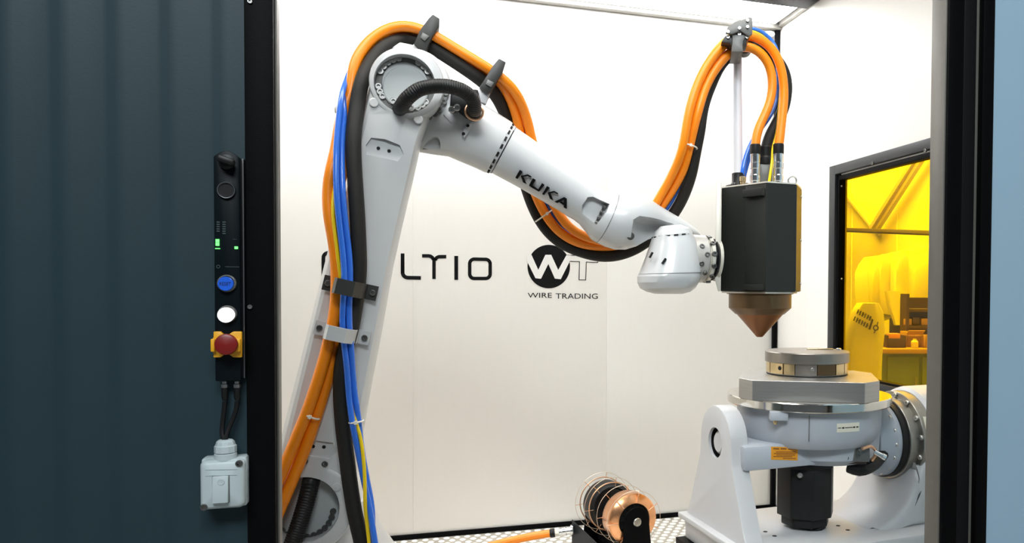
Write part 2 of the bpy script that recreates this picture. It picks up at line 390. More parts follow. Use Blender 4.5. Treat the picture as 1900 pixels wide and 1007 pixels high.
o = obj('tread_studs', rest, 'stud', fl); o['kind'] = 'stuff'
# front of the cabin: corrugated dark panel, posts, pale blue panel
pts = []
x = -2.6; X1 = hy(458, 500, YF).x
per = hy(300, 300, YF).x - hy(200, 300, YF).x
x0 = hy(97, 200, YF).x
prof = [(-.10, .0), (.0, .0), (.13, -.010), (.36, -.010), (.56, .0), (.90, .0)]
xsr = []
kk = -20
while True:
    done = False
    for f, d in prof[1:]:
        xx = x0 + (kk + f) * per
        if xx > X1: done = True; break
        if xx > -2.6: xsr.append((xx, d))
    if done: break
    kk += 1
xsr.append((X1, xsr[-1][1]))
mb = MB(); vs = []; fs = []
for xx, d in xsr:
    for (yy, z) in ((YF + d * .36, -.30), (YF + d * .36, 3.35), (YF + .03, 3.35), (YF + .03, -.30)): vs.append(V((xx, yy, z)))
for i in range(len(xsr) - 1):
    a = i * 4; b = a + 4
    for k in range(4): fs.append((a + k, b + k, b + (k + 1) % 4, a + (k + 1) % 4))
fs.append((0, 1, 2, 3)); n4 = len(vs) - 4; fs.append((n4 + 3, n4 + 2, n4 + 1, n4))
mb.add(vs, fs)
struct('wall_front', mb, 'panel')
Xa, Xb = X1, hy(511, 500, YF).x
pl_ = struct('trim_4', MB().b2((Xa, YF - .012, -.30), (Xb, YF + .045, 3.35), bev=.002), 'black')
for py in (3, 569): inst('screw', SCREW_S, hy(464, py, YF - .012), (0, -1, 0), pl_)
struct('trim_5', MB().b2((Xb, YF + .006, -.30), (Xb + .004, YF + .040, 3.35), bev=.001), 'reveal')
# right jamb, built of several upright sections
j1 = hy(1753, 300, YF).x; j2 = hy(1781, 300, YF).x; j3 = hy(1811, 300, YF).x; j4 = hy(1838, 150, YF).x
struct('trim_6', MB().b2((j1, YF + .004, -.30), (j1 + .030, YF + .062, 3.35), bev=.002), 'reveal')
struct('trim_7', MB().b2((j1 + .004, YF - .004, -.30), (j2 + .004, YF + .03, 3.35), bev=.002), 'black')
struct('trim_8', MB().b2((j2 + .006, YF - .001, -.30), (j3 - .004, YF + .03, 3.35), bev=.003), 'sash')
struct('trim_9', MB().b2((j3 - .003, YF + .004, -.30), (j3 + .012, YF + .03, 3.35), bev=.001), 'reveal')
struct('trim_10', MB().b2((j3 + .006, YF - .014, -.30), (j4, YF + .03, 3.35), bev=.002), 'black')
struct('wall_front_right', MB().b2((j4, YF, -.30), (2.6, YF + .03, 3.35)), 'blue_panel')
struct('trim_11', MB().b2((-.5, YF, 2.95), (1.5, YF + .04, 3.35)), 'black')
# window in the right wall
w1 = thing('window_1', None, None, (XR, (Wy0 + Wy1) / 2, Wz0)); w1['kind'] = 'structure'
fo = hx(1540, 400, XR - .02).y
zt = hx(1640, 281, XR - .02).z
for nm, lo, hi in (('frame_bar', (XR - .028, Wy1 - .012, Wz0 - .03), (XR + .0, fo, zt)),
                   ('frame_bar', (XR - .028, Wy0 - .05, zt - .052), (XR + .0, Wy1 - .012, zt)),
                   ('frame_bar', (XR - .028, Wy0 - .05, Wz0 - .03), (XR + .0, Wy1 - .012, Wz0 + .006))):
    obj(nm, MB().b2(lo, hi, bev=.002), 'frame', w1)
for nm, lo, hi in (('inner_bead', (XR - .012, Wy1 - .034, Wz0), (XR + .03, Wy1 - .0125, Wz1 + .02)),
                   ('inner_bead', (XR - .012, Wy0, Wz1 - .026), (XR + .03, Wy1 - .034, Wz1 + .0)),
                   ('inner_bead', (XR - .012, Wy0, Wz0 + .0005), (XR + .03, Wy1 - .034, Wz0 + .018))):
    obj(nm, MB().b2(lo, hi, bev=.001), 'black', w1)
obj('pane', MB().b2((XR + .012, Wy0, Wz0 + .01), (XR + .018, Wy1 - .03, Wz1 - .02)), 'amber', w1)
for py in (345, 517, 652): inst('screw', SCREW_S, hx(1562, py, XR - .012), (-1, 0, 0), w1)
for px, py in ((1620, 303), (1718, 279)): inst('screw', SCREW_D, hx(px, py, XR - .028), (-1, 0, 0), w1)

# ================================================================== BEYOND THE WINDOW (hall)
struct('floor_hall', MB().b2((-6, -5, -.11), (9, 17, -.07)), 'hallfloor')
XH = 5.8
hw = struct('wall_hall', MB().b2((XH, -1, -.07), (XH + .1, 17, 6)), 'hallwall')
for yy in (6.6, 7.7, 8.8, 9.9, 11.0): struct('cladding_joint', MB().b2((XH - .01, yy, -.07), (XH, yy + .016, 6)), 'hallwall', hw)
def hallbar(p, q, wd, dp, name, m, label, cat):
    A, B = hx(*p, XH - dp), hx(*q, XH - dp); d = (B - A); u = d.normalized(); nrm = V((1, 0, 0)); sd = u.cross(nrm)
    mb = MB().box((A + B) / 2, d.length / 2, wd, .03, u, sd, nrm, bev=.006)
    mb.box((A + B) / 2 + V((-.045, 0, 0)), d.length / 2, wd * .35, .03, u, sd, nrm)
    if name == 'diagonal_brace' and dp > .1: mb.b2(A + V((-.02, -.12, -.12)), (XH - .0005, A.y + .12, A.z + .12))      # gusset on the wall
    if name == 'wall_rail': mb.b2(B + V((-.02, -.1, -.06)), (XH - .0005, B.y + .1, B.z + .06))
    return single(name, mb, m, label, cat)
hallbar((1545, 325), (1634, 432), .045, .03, 'diagonal_brace', 'beamlite', 'pale diagonal steel brace falling to the right, seen through amber glass', 'brace')
hallbar((1722, 268), (1622, 425), .075, .17, 'diagonal_brace', 'beam', 'broad diagonal steel brace rising to the right, seen through amber glass', 'brace')
hallbar((1530, 425), (1800, 435), .028, .45, 'wall_rail', 'rail', 'dark horizontal rail across the hall wall behind the amber pane', 'rail')
# covered machine
DM = 8.25; HKM = 1.38
base = at(1698, 560, DM); base.z = -.07
t = thing('covered_machine', 'machine draped in a creased white cloth, seen through the amber window', 'machine', base)
rings = []
ctop = at(1690, 462, DM); mm = DM / FPX
zs = [(458, .78), (462, .93), (480, 1.0), (505, 1.03), (530, 1.03), (552, 1.02), (570, .98), (590, .95)]
for j, (py, sc_) in enumerate(zs):
    z = at(1690, py, DM).z; ring = []
    n = 144
    for i in range(n):
        a = 2 * PI * i / n; ca, sa = math.cos(a), math.sin(a)
        u = math.copysign(abs(ca) ** .45, ca); q = math.copysign(abs(sa) ** .45, sa)
        fold = .034 * min(1, (j + 1) / 4) * (math.sin(a * 15 + 1.2 * math.sin(a * 4)) + .6 * math.sin(a * 27 + j * .25))
        zz = z + (.06 * math.sin(a * 5 + 1) * (j / 7) ** 2)
        if j < 3: zz -= max(0, -u) * .11 * (1 - j * .25)
        ring.append(V((base.x, base.y, 0)) + RH * (u * (.36 * sc_ + fold) * HKM) + FH * (q * (.30 * sc_ + fold) * HKM) + V((0, 0, zz)))
    rings.append(ring)
obj('cloth', MB().rings(rings), 'cloth', t, sharp=70)
obj('column', MB().box(V((base.x, base.y, 0)) + FH * .05 + V((0, 0, .57)), .2, .2, .64, RH, FH, ZU, bev=.02), 'bin', t)
# hanging fold of the cloth
p0 = at(1668, 560, DM - .47)
rings = []
for j, (px, py, hwid) in enumerate([(1662, 540, .11), (1664, 570, .09), (1667, 590, .06), (1666, 603, .035)]):
    c = at(px, py, DM - .49); rings.append([c + RH * (hwid * math.cos(2 * PI * i / 20)) + FH * (.03 * math.sin(2 * PI * i / 20) + .02 * math.sin(6 * PI * i / 20)) for i in range(20)])
obj('cloth_fold', MB().rings(rings), 'cloth', t, sharp=70)
# white sack-like bag with print
DB = 6.5
base = at(1608, 700, DB); base.z = -.07
t = thing('printed_bag', 'tall white printed bag standing left of the green cabinet behind amber glass', 'bag', base)
rings = []
for px0, px1, py in ((1570, 1634, 900), (1566, 1634, 760), (1566, 1634, 690), (1568, 1636, 650), (1572, 1640, 610), (1580, 1637, 580), (1592, 1628, 562)):
    a_, b_ = at(px0, py, DB), at(px1, py, DB); c = (a_ + b_) / 2; h = (b_ - a_) / 2; ring = []
    for i in range(40):
        a = 2 * PI * i / 40; ca, sa = math.cos(a), math.sin(a)
        ring.append(c + h * math.copysign(abs(ca) ** .6, ca) + FH * (.11 * math.copysign(abs(sa) ** .7, sa) + .008 * math.sin(a * 7 + py)))
    rings.append(ring)
obj('body', MB().rings(rings), 'cloth', t, sharp=70)
def barpx(mb, p, q, wpx, d, th=.004):
    A, B = at(*p, d), at(*q, d); u = (B - A).normalized(); s_ = u.cross(FW).normalized()
    return mb.box((A + B) / 2, (B - A).length / 2, wpx * d / FPX / 2, th, u, s_, FW)
mb = MB()
for k in range(6):      # two slanted rows of print and a mark, as they read through the glass
    for r, (ox, oy) in enumerate(((1590, 574), (1584, 587))):
        x_, y_ = ox + k * 4.6, oy + k * 2.5
        barpx(mb, (x_ + 3, y_), (x_, y_ + 8), 2.0 + (k * 7 % 3) * .4, DB - .128)
        if (k + r) % 2 == 0: barpx(mb, (x_ + 2, y_ + 4), (x_ + 4.5, y_ + 5), 1.4, DB - .128)
barpx(mb, (1619, 592), (1613, 611), 3.4, DB - .128)
obj('print', mb, 'rail', t)
mb = MB().torus(at(1625, 608, DB - .126), FW, 4.2 * DB / FPX, 1.2 * DB / FPX, 20, 6)
barpx(mb, (1629, 597), (1627, 604), 1.6, DB - .128); barpx(mb, (1624, 612), (1622, 618), 1.6, DB - .128)
obj('print_mark', mb, 'rail', t)
# green cabinet with worktop
DC = 6.75
g0 = at(1634, 655, DC); g1 = at(1790, 655, DC); wdt = (g1 - g0).length
t = thing('green_cabinet', 'green steel workshop cabinet behind the amber window', 'cabinet', ((g0 + g1) / 2).xy.to_3d() + V((0, 0, -.07)))
gt = at(1690, 655, DC).z
def cab(mb, f0, f1, z0, z1, d0, d1, bev=.004):
    c = g0 + (g1 - g0) * ((f0 + f1) / 2); c.z = (z0 + z1) / 2; c += FH * ((d0 + d1) / 2)
    return mb.box(c, wdt * (f1 - f0) / 2, (d1 - d0) / 2, (z1 - z0) / 2, (g1 - g0).normalized(), FH, ZU, bev=bev)
obj('body', cab(MB(), .03, 1, -.07, gt, 0.02, .6), 'benchgreen', t)
for f0, f1 in ((.085, .46), (.50, .95)):
    d_ = obj('door', cab(MB(), f0, f1, .0, gt - .03, 0.0, .02), 'benchgreen', t)
    obj('handle', cab(MB(), f1 - .05, f1 - .03, gt - .32, gt - .2, -.02, 0.0), 'steel', d_)
obj('worktop', cab(MB(), -.02, 1.02, gt, gt + .04, -.04, .62), 'wood', t)
gz = gt + .042
def onbench(name, px0, px1, py, d0, dep, m, label, cat, extra=None):
    a_, b_ = at(px0, 640, DC + d0), at(px1, 640, DC + d0); z1 = at((px0 + px1) / 2, py, DC + d0).z
    c = (a_ + b_) / 2; c.z = gz
    t = thing(name, label, cat, c)
    hw_, hh = (b_ - a_).length / 2, (z1 - gz)
    cc = c + FH * dep / 2
    mb = MB().box(cc + V((0, 0, .006)), hw_, dep / 2, .006, RH, FH, ZU)
    for s_ in (-1, 1):
        mb.box(cc + RH * s_ * (hw_ - .006) + V((0, 0, hh / 2)), .006, dep / 2, hh / 2, RH, FH, ZU, bev=.002)
        mb.box(cc + FH * s_ * (dep / 2 - .006) + V((0, 0, hh / 2 * (.75 if s_ < 0 else 1))), hw_, .006, hh / 2 * (.75 if s_ < 0 else 1), RH, FH, ZU, bev=.002)
    obj('box', mb, m, t)
    return t, cc, hw_, hh
t, cc, hw_, hh = onbench('storage_bin', 1646, 1681, 622, .06, .16, 'bin', 'dark open storage bin on the worktop behind amber glass', 'bin')
obj('content', MB().box(cc + V((-.02, -.02, hh * .7)), .05, .04, hh * .45, RH, FH, ZU, bev=.01), 'orangepart', t)
t, cc, hw_, hh = onbench('carton', 1682, 1712, 616, .16, .20, 'carton', 'brown open carton on the worktop right of the dark bin', 'carton')
obj('flap', MB().box(cc - FH * .13 + V((0, 0, hh)), hw_, .035, .003, RH, (FH - ZU * .6).normalized(), (ZU + FH * .6).normalized()), 'carton', t)
t, cc, hw_, hh = onbench('carton', 1717, 1742, 622, .03, .12, 'carton', 'small brown carton partly hidden by the black window jamb', 'carton')
single('white_canister', MB().lathe(at(1697, 645, DC + .05).xy.to_3d() + V((0, 0, gz)), ZU, [(.028, 0), (.030, .005), (.030, .05), (.022, .062), (.015, .064), (.015, .075)], 18), 'cloth',
       'small white canister on the wooden worktop in front of the carton', 'canister')
# black rack on the bench
a_ = at(1676, 600, DC + .48); b_ = at(1790, 600, DC + .48); L = (b_ - a_).length
t = thing('bench_rack', 'dark shelf rack on the bench under the draped cloth', 'rack', (a_ + b_).xy.to_3d() / 2 + V((0, 0, gz)))
for py in (606, 575):
    z = at(1700, py, DC + .48).z
    obj('shelf', MB().box((a_ + b_).xy.to_3d() / 2 + V((0, 0, z)), L / 2, .1, .014, RH, FH, ZU, bev=.003), 'bin', t)
for f in (.02, .98):
    pz = at(1700, 545, DC + .48).z; c = a_ + (b_ - a_) * f; c.z = (gz + pz) / 2
    obj('upright', MB().box(c, .012, .1, (pz - gz) / 2, RH, FH, ZU), 'bin', t)
obj('back_panel', MB().box((a_ + b_).xy.to_3d() / 2 + FH * .105 + V((0, 0, (at(1700, 552, DC + .48).z + gz) / 2)), L / 2, .005, (at(1700, 552, DC + .48).z - gz) / 2, RH, FH, ZU), 'bin', t)
for i, (px, sz, m) in enumerate(((1684, .028, 'carton'), (1698, .035, 'bin'), (1714, .03, 'carton'))):
    c = at(px, 600, DC + .44); c.z = at(1700, 606, DC + .48).z + .0175 + sz
    single('small_box', MB().box(c, .03, .03, sz, RH, FH, ZU, bev=.004), m, ['small brown box on the left end of the dark rack', 'small dark box in the middle of the dark rack', 'small brown box on the right of the dark rack'][i], 'box', 'boxes on the dark rack')

# ================================================================== LETTERING ON THE BACK WALL
def wallp(px, py, off): return hy(px, py, YW - off)
def wall_poly(mb, pts, off=.0012, th=.0011):
    P = [wallp(*p, off) for p in pts]; return mb.prism(P, V((0, th, 0)))
def stroke(mb, pts, wd, off=.0014, close=False):
    P = list(pts); n = len(P); L = []; R = []
    for i in range(n):
        a = V(P[(i - 1) % n] if close or i else P[0]); b = V(P[i]); c = V(P[(i + 1) % n] if close or i < n - 1 else P[i])
        d1 = (b - a); d2 = (c - b)
        if d1.length < 1e-6: d1 = d2
        if d2.length < 1e-6: d2 = d1
        d1.normalize(); d2.normalize(); t_ = (d1 + d2).normalized(); nn = V((-t_.y, t_.x)); k = wd / 2 / max(.35, nn.dot(V((-d1.y, d1.x))))
        L.append(b + nn * k); R.append(b - nn * k)
    m_ = n if close else n - 1
    for i in range(m_):
        j = (i + 1) % n; wall_poly(mb, [L[i], L[j], R[j], R[i]], off)
    return mb
def arc(cx, cy, r, a0, a1, n=7): return [(cx + r * math.cos(math.radians(a0 + (a1 - a0) * i / n)), cy + r * math.sin(math.radians(a0 + (a1 - a0) * i / n))) for i in range(n + 1)]
cen = wallp(755, 495, 0)
t = thing('wall_logo', 'black lettering ending in LTIO on the back wall behind the robot arm', 'logo', cen)
def letter(mb): return obj('letter', mb, 'ink', t)
letter(stroke(MB(), [(600, 514), (600, 480)] + arc(609, 478, 9, 180, 270)[1:] + [(621, 469)] + arc(633, 469 + 9, 9, 270, 360) + [(642, 514)], 7))
stroke_m = MB(); stroke(stroke_m, [(621, 472), (621, 500)], 7)
letter(stroke_m)
mE = MB(); stroke(mE, [(706, 470), (676, 470)] + arc(676, 478, 8, 270, 180)[1:] + [(668, 508)] + arc(676, 508, 8, 180, 90)[1:] + [(706, 516)], 7); stroke(mE, [(670, 493), (702, 493)], 6.5)
letter(mE)
letter(stroke(MB(), [(747, 470), (747, 505)] + arc(757, 505, 10, 180, 90)[1:] + [(781, 515.5)], 7))
mT = MB(); stroke(mT, [(783, 474.5), (795, 474.5)] + arc(795, 484, 9.5, 270, 345, 6)[1:], 6.5); stroke(mT, [(828, 476), (816, 476)] + arc(816, 485, 9, 270, 195, 6)[1:], 6.5); stroke(mT, [(805.3, 480), (805.3, 517.5)], 6.5)
letter(mT)
letter(stroke(MB(), [(846.5, 474.5), (846.5, 519)], 7))
letter(stroke(MB(), arc(880, 489, 8.5, 180, 270) + arc(901, 489.5, 8.5, 270, 360) + arc(901, 508, 8.5, 0, 90) + arc(880, 508, 8.5, 90, 180), 6.5, close=True))
# the round emblem
cen = wallp(1045, 505, 0)
t = thing('wall_emblem', 'round black WT emblem with WIRE TRADING beneath on the back wall', 'logo', cen)
obj('disc', wall_poly(MB(), [(1018.3 + 39.4 * math.cos(2 * PI * i / 64), 494.4 + 40.4 * math.sin(2 * PI * i / 64)) for i in range(64)], .0012, .0010), 'ink', t)
def cpt(x, y): return (970 + x / 8.053, 440 + y / 8.056)
Wp = [cpt(*p) for p in ((128, 258), (232, 488), (338, 262), (425, 262), (530, 490), (652, 268), (920, 278), (1125, 282), (1120, 376), (950, 370), (940, 638), (842, 636), (848, 364), (702, 360), (568, 626), (480, 618), (382, 398), (272, 620), (190, 612), (60, 350))]
obj('letter_w', wall_poly(MB(), [cpt(*p) for p in ((128, 258), (232, 488), (338, 262), (425, 262), (530, 490), (652, 268), (720, 270), (702, 360), (568, 626), (480, 618), (382, 398), (272, 620), (190, 612), (60, 350), (60, 258))], .0024, .0011), 'white', t)
obj('letter_t', stroke(MB(), [cpt(*p) for p in ((645, 266), (920, 277), (1125, 284), (1120, 376), (950, 370), (940, 638), (842, 636), (848, 364), (700, 360))], 1.3, .0016), 'ink', t)
def text_mesh(body, P0, ux, uy, wd, ht, m, depth=.001, bold=0.0):
    cu = bpy.data.curves.new('txt', 'FONT'); cu.body = body; cu.size = 1; cu.resolution_u = 3; cu.offset = bold
    o = bpy.data.objects.new('txt', cu); COL.objects.link(o)
    dg = bpy.context.evaluated_depsgraph_get(); dg.update(); me = bpy.data.meshes.new_from_object(o.evaluated_get(dg)); bpy.data.objects.remove(o)
    xs_ = [v.co.x for v in me.vertices]; ys_ = [v.co.y for v in me.vertices]
    x0_, x1_, y0_, y1_ = min(xs_), max(xs_), min(ys_), max(ys_); uz = ux.cross(uy)
    bm = bmesh.new(); bm.from_mesh(me); bpy.data.meshes.remove(me)
    for v in bm.verts: v.co = V(P0) + ux * ((v.co.x - x0_) / (x1_ - x0_) * wd) + uy * ((v.co.y - y0_) / (y1_ - y0_) * ht)
    r = bmesh.ops.extrude_face_region(bm, geom=bm.faces[:])
    for e in r['geom']:
        if isinstance(e, bmesh.types.BMVert): e.co += uz * depth
    mb = MB().addbm(bm); bm.free(); return mb
ux = V((1, 0, 0))
for tx, xa_, xb_, ya, yb in (('WIRE', 979, 1024, 543, 552.2), ('TRADING', 1031, 1109, 544, 554)):
    A = wallp(xa_, yb, .0006); B = wallp(xb_, yb, .0006); C = wallp(xa_, ya, .0006)
    obj('lettering', text_mesh(tx, A, ux, ZU, (B - A).x, C.z - A.z, 'ink'), 'ink', t)

# ================================================================== ROBOT
ctr = rp(575, 960, 0); rbase = V((ctr.x, ctr.y, 0))
R = thing('industrial_robot', 'light grey six-axis industrial robot arm lettered KUKA inside the white cabin', 'robot', rbase)
NF = .165
# --- link arm
LK = [(690, 140, 823, 165), (680, 175, 812, 190), (671, 212, 799, 217), (660, 258, 783, 262), (641, 335, 765, 342), (622, 412, 747, 418), (602, 490, 730, 494),
      (572, 610, 709, 614), (547, 710, 690, 713), (523, 805, 673, 808), (506, 870, 663, 872), (498, 930, 655, 932)]
prof = [(0.0, -.05), (0.0, .095), (.012, .125), (.05, .148), (.10, .156), (.50, NF), (.62, .163), (.90, .150), (.925, .143), (.99, .095), (1.0, .07), (1.0, -.05)]
rings = []
for (lx, ly, rx, ry) in LK:
    rings.append([rp(lx + (rx - lx) * f, ly + (ry - ly) * f, n) for f, n in prof])
link = MB().rings(rings)
eC = rp(755, 153, NF); emp = mpp(755, 153, NF)
def ring_solid(mb, c, r, n0, n1, bev=.012): return mb.lathe(c - RN * NF, RN, [(r, n0), (r, n1 - bev), (r - bev * .3, n1 - bev * .3), (r - bev, n1)], 56)
ring_solid(link, eC, 70 * emp, -.05, NF - .001, .008)
bC = rp(566, 945, NF); bmp = mpp(566, 945, NF)
ring_solid(link, bC, 92 * bmp, -.05, NF - .001, .008)
cut_e = MB().lathe(rp(751, 155, NF), RN, [(57 * emp, -.042), (57.5 * emp, .05)], 56)
cut_b = MB().lathe(rp(564, 946, NF), RN, [(66 * bmp, -.055), (67 * bmp, .05)], 56)
cut_p = MB().prism([rp(*p, NF - .013) for p in ((679, 270), (689, 256), (714, 259), (742, 270), (749, 286), (738, 300), (680, 287))], RN * .05)
cut_q = MB().prism([rp(*p, NF - .010) for p in ((560, 812), (618, 820), (624, 838), (612, 850), (556, 842))], RN * .05)
me = boolean(link, [cut_e, cut_b, cut_p, cut_q], name='link_arm', m='robot', base=rbase, sharp=28)
obj('link_arm', me, None, R)
# cover disc in elbow, bolts
cvc = rp(753, 165, NF - .042)
obj('elbow_cover', MB().lathe(cvc, RN, [(43 * emp, -.004), (43 * emp, .010), (41 * emp, .0125), (0, .0125)], 48), 'cover', R)
c0 = rp(752, 156, NF - .042)
for a in (-156, -143, -130, -117, -104, -60, -46, -33, 170, 158, 147, 62, 50, 40):
    d = RTAN * math.cos(math.radians(a)) - ZU * math.sin(math.radians(a))
    inst('bolt', SCREW, c0 + d * (50.5 * emp), RN, R)
obj('recess_liner', MB().lathe(c0 - RN * .004, RN, [(57.5 * emp, 0), (57.5 * emp, .005), (43 * emp, .005), (43 * emp, 0)], 48), 'mgrey', R)
for p in ((694, 191), (776, 222)):
    obj('plug', MB().lathe(rp(*p, .155), RN, [(9 * emp, 0), (9 * emp, .006), (7.5 * emp, .0075), (0, .0075)], 24), 'robot', R)
for p in ((702, 275), (722, 280)): inst('threaded_hole', HOLE, rp(*p, NF - .0125), RN, R)
for p in ((581, 828), (601, 829)): inst('threaded_hole', HOLE, rp(*p, NF - .0095), RN, R)
for p in ((566, 855), (603, 860)): inst('bolt', SCREW_D, rp(*p, NF - .004), RN, R)
obj('plug', MB().lathe(rp(625, 903, NF - .003), RN, [(8 * bmp, 0), (8 * bmp, .006), (0, .007)], 24), 'robot', R)
# lower joint behind the link, bolts in its recess
obj('lower_joint_disc', MB().lathe(rp(564, 946, NF - .055), RN, [(67 * bmp, -.01), (67 * bmp, .002), (0, .002)], 48), 'cover', R)
c0 = rp(564, 946, NF - .053)
for a in range(-175, -4, 13):
    d = RTAN * math.cos(math.radians(-a)) - ZU * math.sin(math.radians(-a))
    inst('bolt', SCREW_D, c0 + d * (56 * bmp), RN, R)
obj('shoulder', MB().lathe(rp(572, 952, 0), RN, [(102 * bmp, -.22), (104 * bmp, -.2), (104 * bmp, -.06), (100 * bmp, -.051)], 48), 'robot', R)
sh = rp(572, 952, 0)
obj('rotating_column', MB().lathe(rbase - RN * .12, ZU, [(.25, .44), (.26, .46), (.26, .60), (.20, .70), (.17, .80)], 48), 'robot', R)
obj('foot', MB().lathe(rbase - RN * .12, ZU, [(.34, .30), (.34, .33), (.30, .335), (.28, .44)], 48), 'robot', R)
obj('riser', MB().box(rbase - RN * .12 + V((0, 0, .15)), .36, .36, .149, bev=.01), 'black', R)
# small boss behind the cables
obj('boss', MB().lathe(rp(650, 205, -.02), (-RTAN), [(.028, 0), (.022, .025), (.010, .045), (0, .047)], 20), 'robot', R)
obj('side_cover', MB().tube([rp(682, 205, .06), rp(676, 240, .06), rp(669, 272, .06)], .012, 8), 'cream', R)
# --- elbow housing
H = MB().lathe(rp(769, 166, 0), RN, [(66 * emp, -.15), (71 * emp, -.14), (71 * emp, .075), (68 * emp, .082)], 56)
HS = [(812, 112, 752, 262, .45), (830, 135, 770, 281, .52), (850, 158, 800, 286, .66), (880, 183, 832, 290, .86), (903, 198, 858, 301), (928, 214, 882, 311), (947, 226, 899, 319), (951, 229, 903, 320)]
outline_loft(H, HS, k=.95)
me_h = boolean(H, [MB().prism([rp(*p, .030) for p in ((784, 277), (789, 268), (796, 261), (804, 257), (810, 257), (815, 261), (817, 268), (817, 277))], RN * .15)], name='elbow_housing', m='robot', base=rbase, sharp=30)
obj('elbow_housing', me_h, None, R)
c0 = rp(769, 166, .082)
for a in (3, 20, 38, 50, 62): inst('bolt', SCREW_D, c0 + (RTAN * math.cos(math.radians(a)) - ZU * math.sin(math.radians(a))) * (61 * emp), RN, R)
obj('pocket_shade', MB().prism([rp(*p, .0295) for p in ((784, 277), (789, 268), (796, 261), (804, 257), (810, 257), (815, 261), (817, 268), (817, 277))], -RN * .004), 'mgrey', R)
# black box, small pad, fittings of the corrugated hose
obj('hose_bracket', MB().prism([rp(*p, .05) for p in ((836, 176), (884, 178), (892, 214), (866, 226), (848, 210), (834, 208))], RN * .09, bev=.004), 'dark', R)
obj('cover_pad', MB().prism([rp(*p, .065) for p in ((822, 214), (848, 211), (853, 236), (836, 231))], RN * .022, bev=.003), 'robot_lite', R)
obj('sensor_pad', MB().prism([rp(*p, .085) for p in ((857, 248), (864, 232), (875, 229), (870, 246), (861, 257))], RN * .014, bev=.002), 'robot_lite', R)
for p in ((868, 233), (860, 248)): inst('threaded_hole', HOLE, rp(*p, .0985), RN, R)
for p in ((838, 204), (848, 200)): inst('bolt', SCREW, rp(*p, .14), RN, R)
for p in ((730, 188), (762, 200)): inst('bolt', SCREW, rp(*p, NF - .015), RN, R)
hose = MB().tube([rp(741, 203, .15), rp(745, 197, .20), rp(757, 181, .235), rp(778, 166, .245), rp(805, 160, .245), rp(835, 161, .24), rp(860, 169, .225), rp(877, 184, .20), rp(880, 204, .165), rp(878, 214, .12)], .0215, 16, step=.0030, ribs=.95)
obj('corrugated_hose', hose, 'dark', R, label='black corrugated hose arching over the elbow joint')
obj('hose_ring', MB().torus(rp(880, 207, .155), (rp(880, 204, .165) - rp(878, 214, .12)), .026, .004, 28, 8), 'copperwire', R)
obj('hose_flange', MB().prism([rp(*p, .128) for p in ((724, 190), (736, 184), (768, 200), (768, 212), (720, 208))], RN * .018, bev=.003), 'bolt', R)
hose2 = MB().tube([rp(580, 880, .12), rp(576, 898, .15), rp(568, 930, .16), rp(556, 970, .165), rp(540, 1015, .165), rp(520, 1060, .15)], .025, 16, step=.0036, ribs=.93)
obj('corrugated_hose', hose2, 'dark', R, label='black corrugated hose leaving the round recess of the lower joint')
# --- collar and forearm
COLL = [(951, 229, 903, 320, .97), (956, 233, 909, 323, .97)]
def ring_slots(T, B, n_, hl, hw_, sh=0, parent=None, k=1.0, nn=0.0):
    sl = MB().box((0, 0, 0), hl, .0018, hw_).mesh('slot', 'hole')
    c, h = (rp(*T, nn) + rp(*B, nn)) / 2, (rp(*T, nn) - rp(*B, nn)) / 2
    for i in range(n_):
        a = (i + sh) * 2 * PI / n_; d = h * math.cos(a) + RN * h.length * k * math.sin(a)
        if math.sin(a) < -.25: continue
        tv = (-h * math.sin(a) + RN * h.length * k * math.cos(a)).normalized(); dn = d.normalized()
        o = inst('slot', sl, c + d, ZU, parent); o.matrix_local = M.Translation(c + d - BASE[parent]) @ M((tv, dn, tv.cross(dn))).transposed().to_4x4()
obj('collar', outline_loft(MB(), [(948, 228.5, 901, 318.5), (949, 230, 903, 318), (956, 235.5, 910.5, 321), (957, 236, 911, 321.5)], k=.97), 'robot_lite', R)
ring_slots((951.5, 231.8), (905.8, 319.2), 20, .0075, .0035, .3, R, .97)
FA = [(957, 237, 912, 320), (985, 257, 940, 335), (1010, 275, 966, 349), (1040, 296, 997, 367), (1070, 318, 1030, 386), (1092, 334, 1052, 400), (1106, 344, 1066, 408), (1118, 351, 1076, 416),
      (1128, 356, 1088, 431), (1137, 358, 1098, 444), (1145, 359, 1106, 449)]
FAm = outline_loft(MB(), FA, k=1.0, nseg=40)
pock = MB().prism([rp(*p, .045) for p in ((1088, 367), (1098, 366), (1127, 380), (1121, 395), (1105, 418), (1079, 396), (1078, 382))], RN * .2)
notch = MB().lathe(rp(957, 266, .085), (rp(978, 264, .085) - rp(955, 252, .085)), [(.011, 0), (.011, .03), (.004, .045), (0, .047)], 16)
me = boolean(FAm, [pock], name='forearm', m='robot', base=rbase, sharp=30)
obj('forearm', me, None, R)
obj('seam_ring', outline_loft(MB(), [(955.5, 236, 910.5, 320.5), (957.5, 237, 912.5, 321)], k=1.0), 'hole', R)
for i in range(4):
    p = rp(1122 - i * 5, 384 + i * 10, .052); inst('bolt', SCREW_D, p, (rp(1090, 385) - rp(1115, 400)), R)
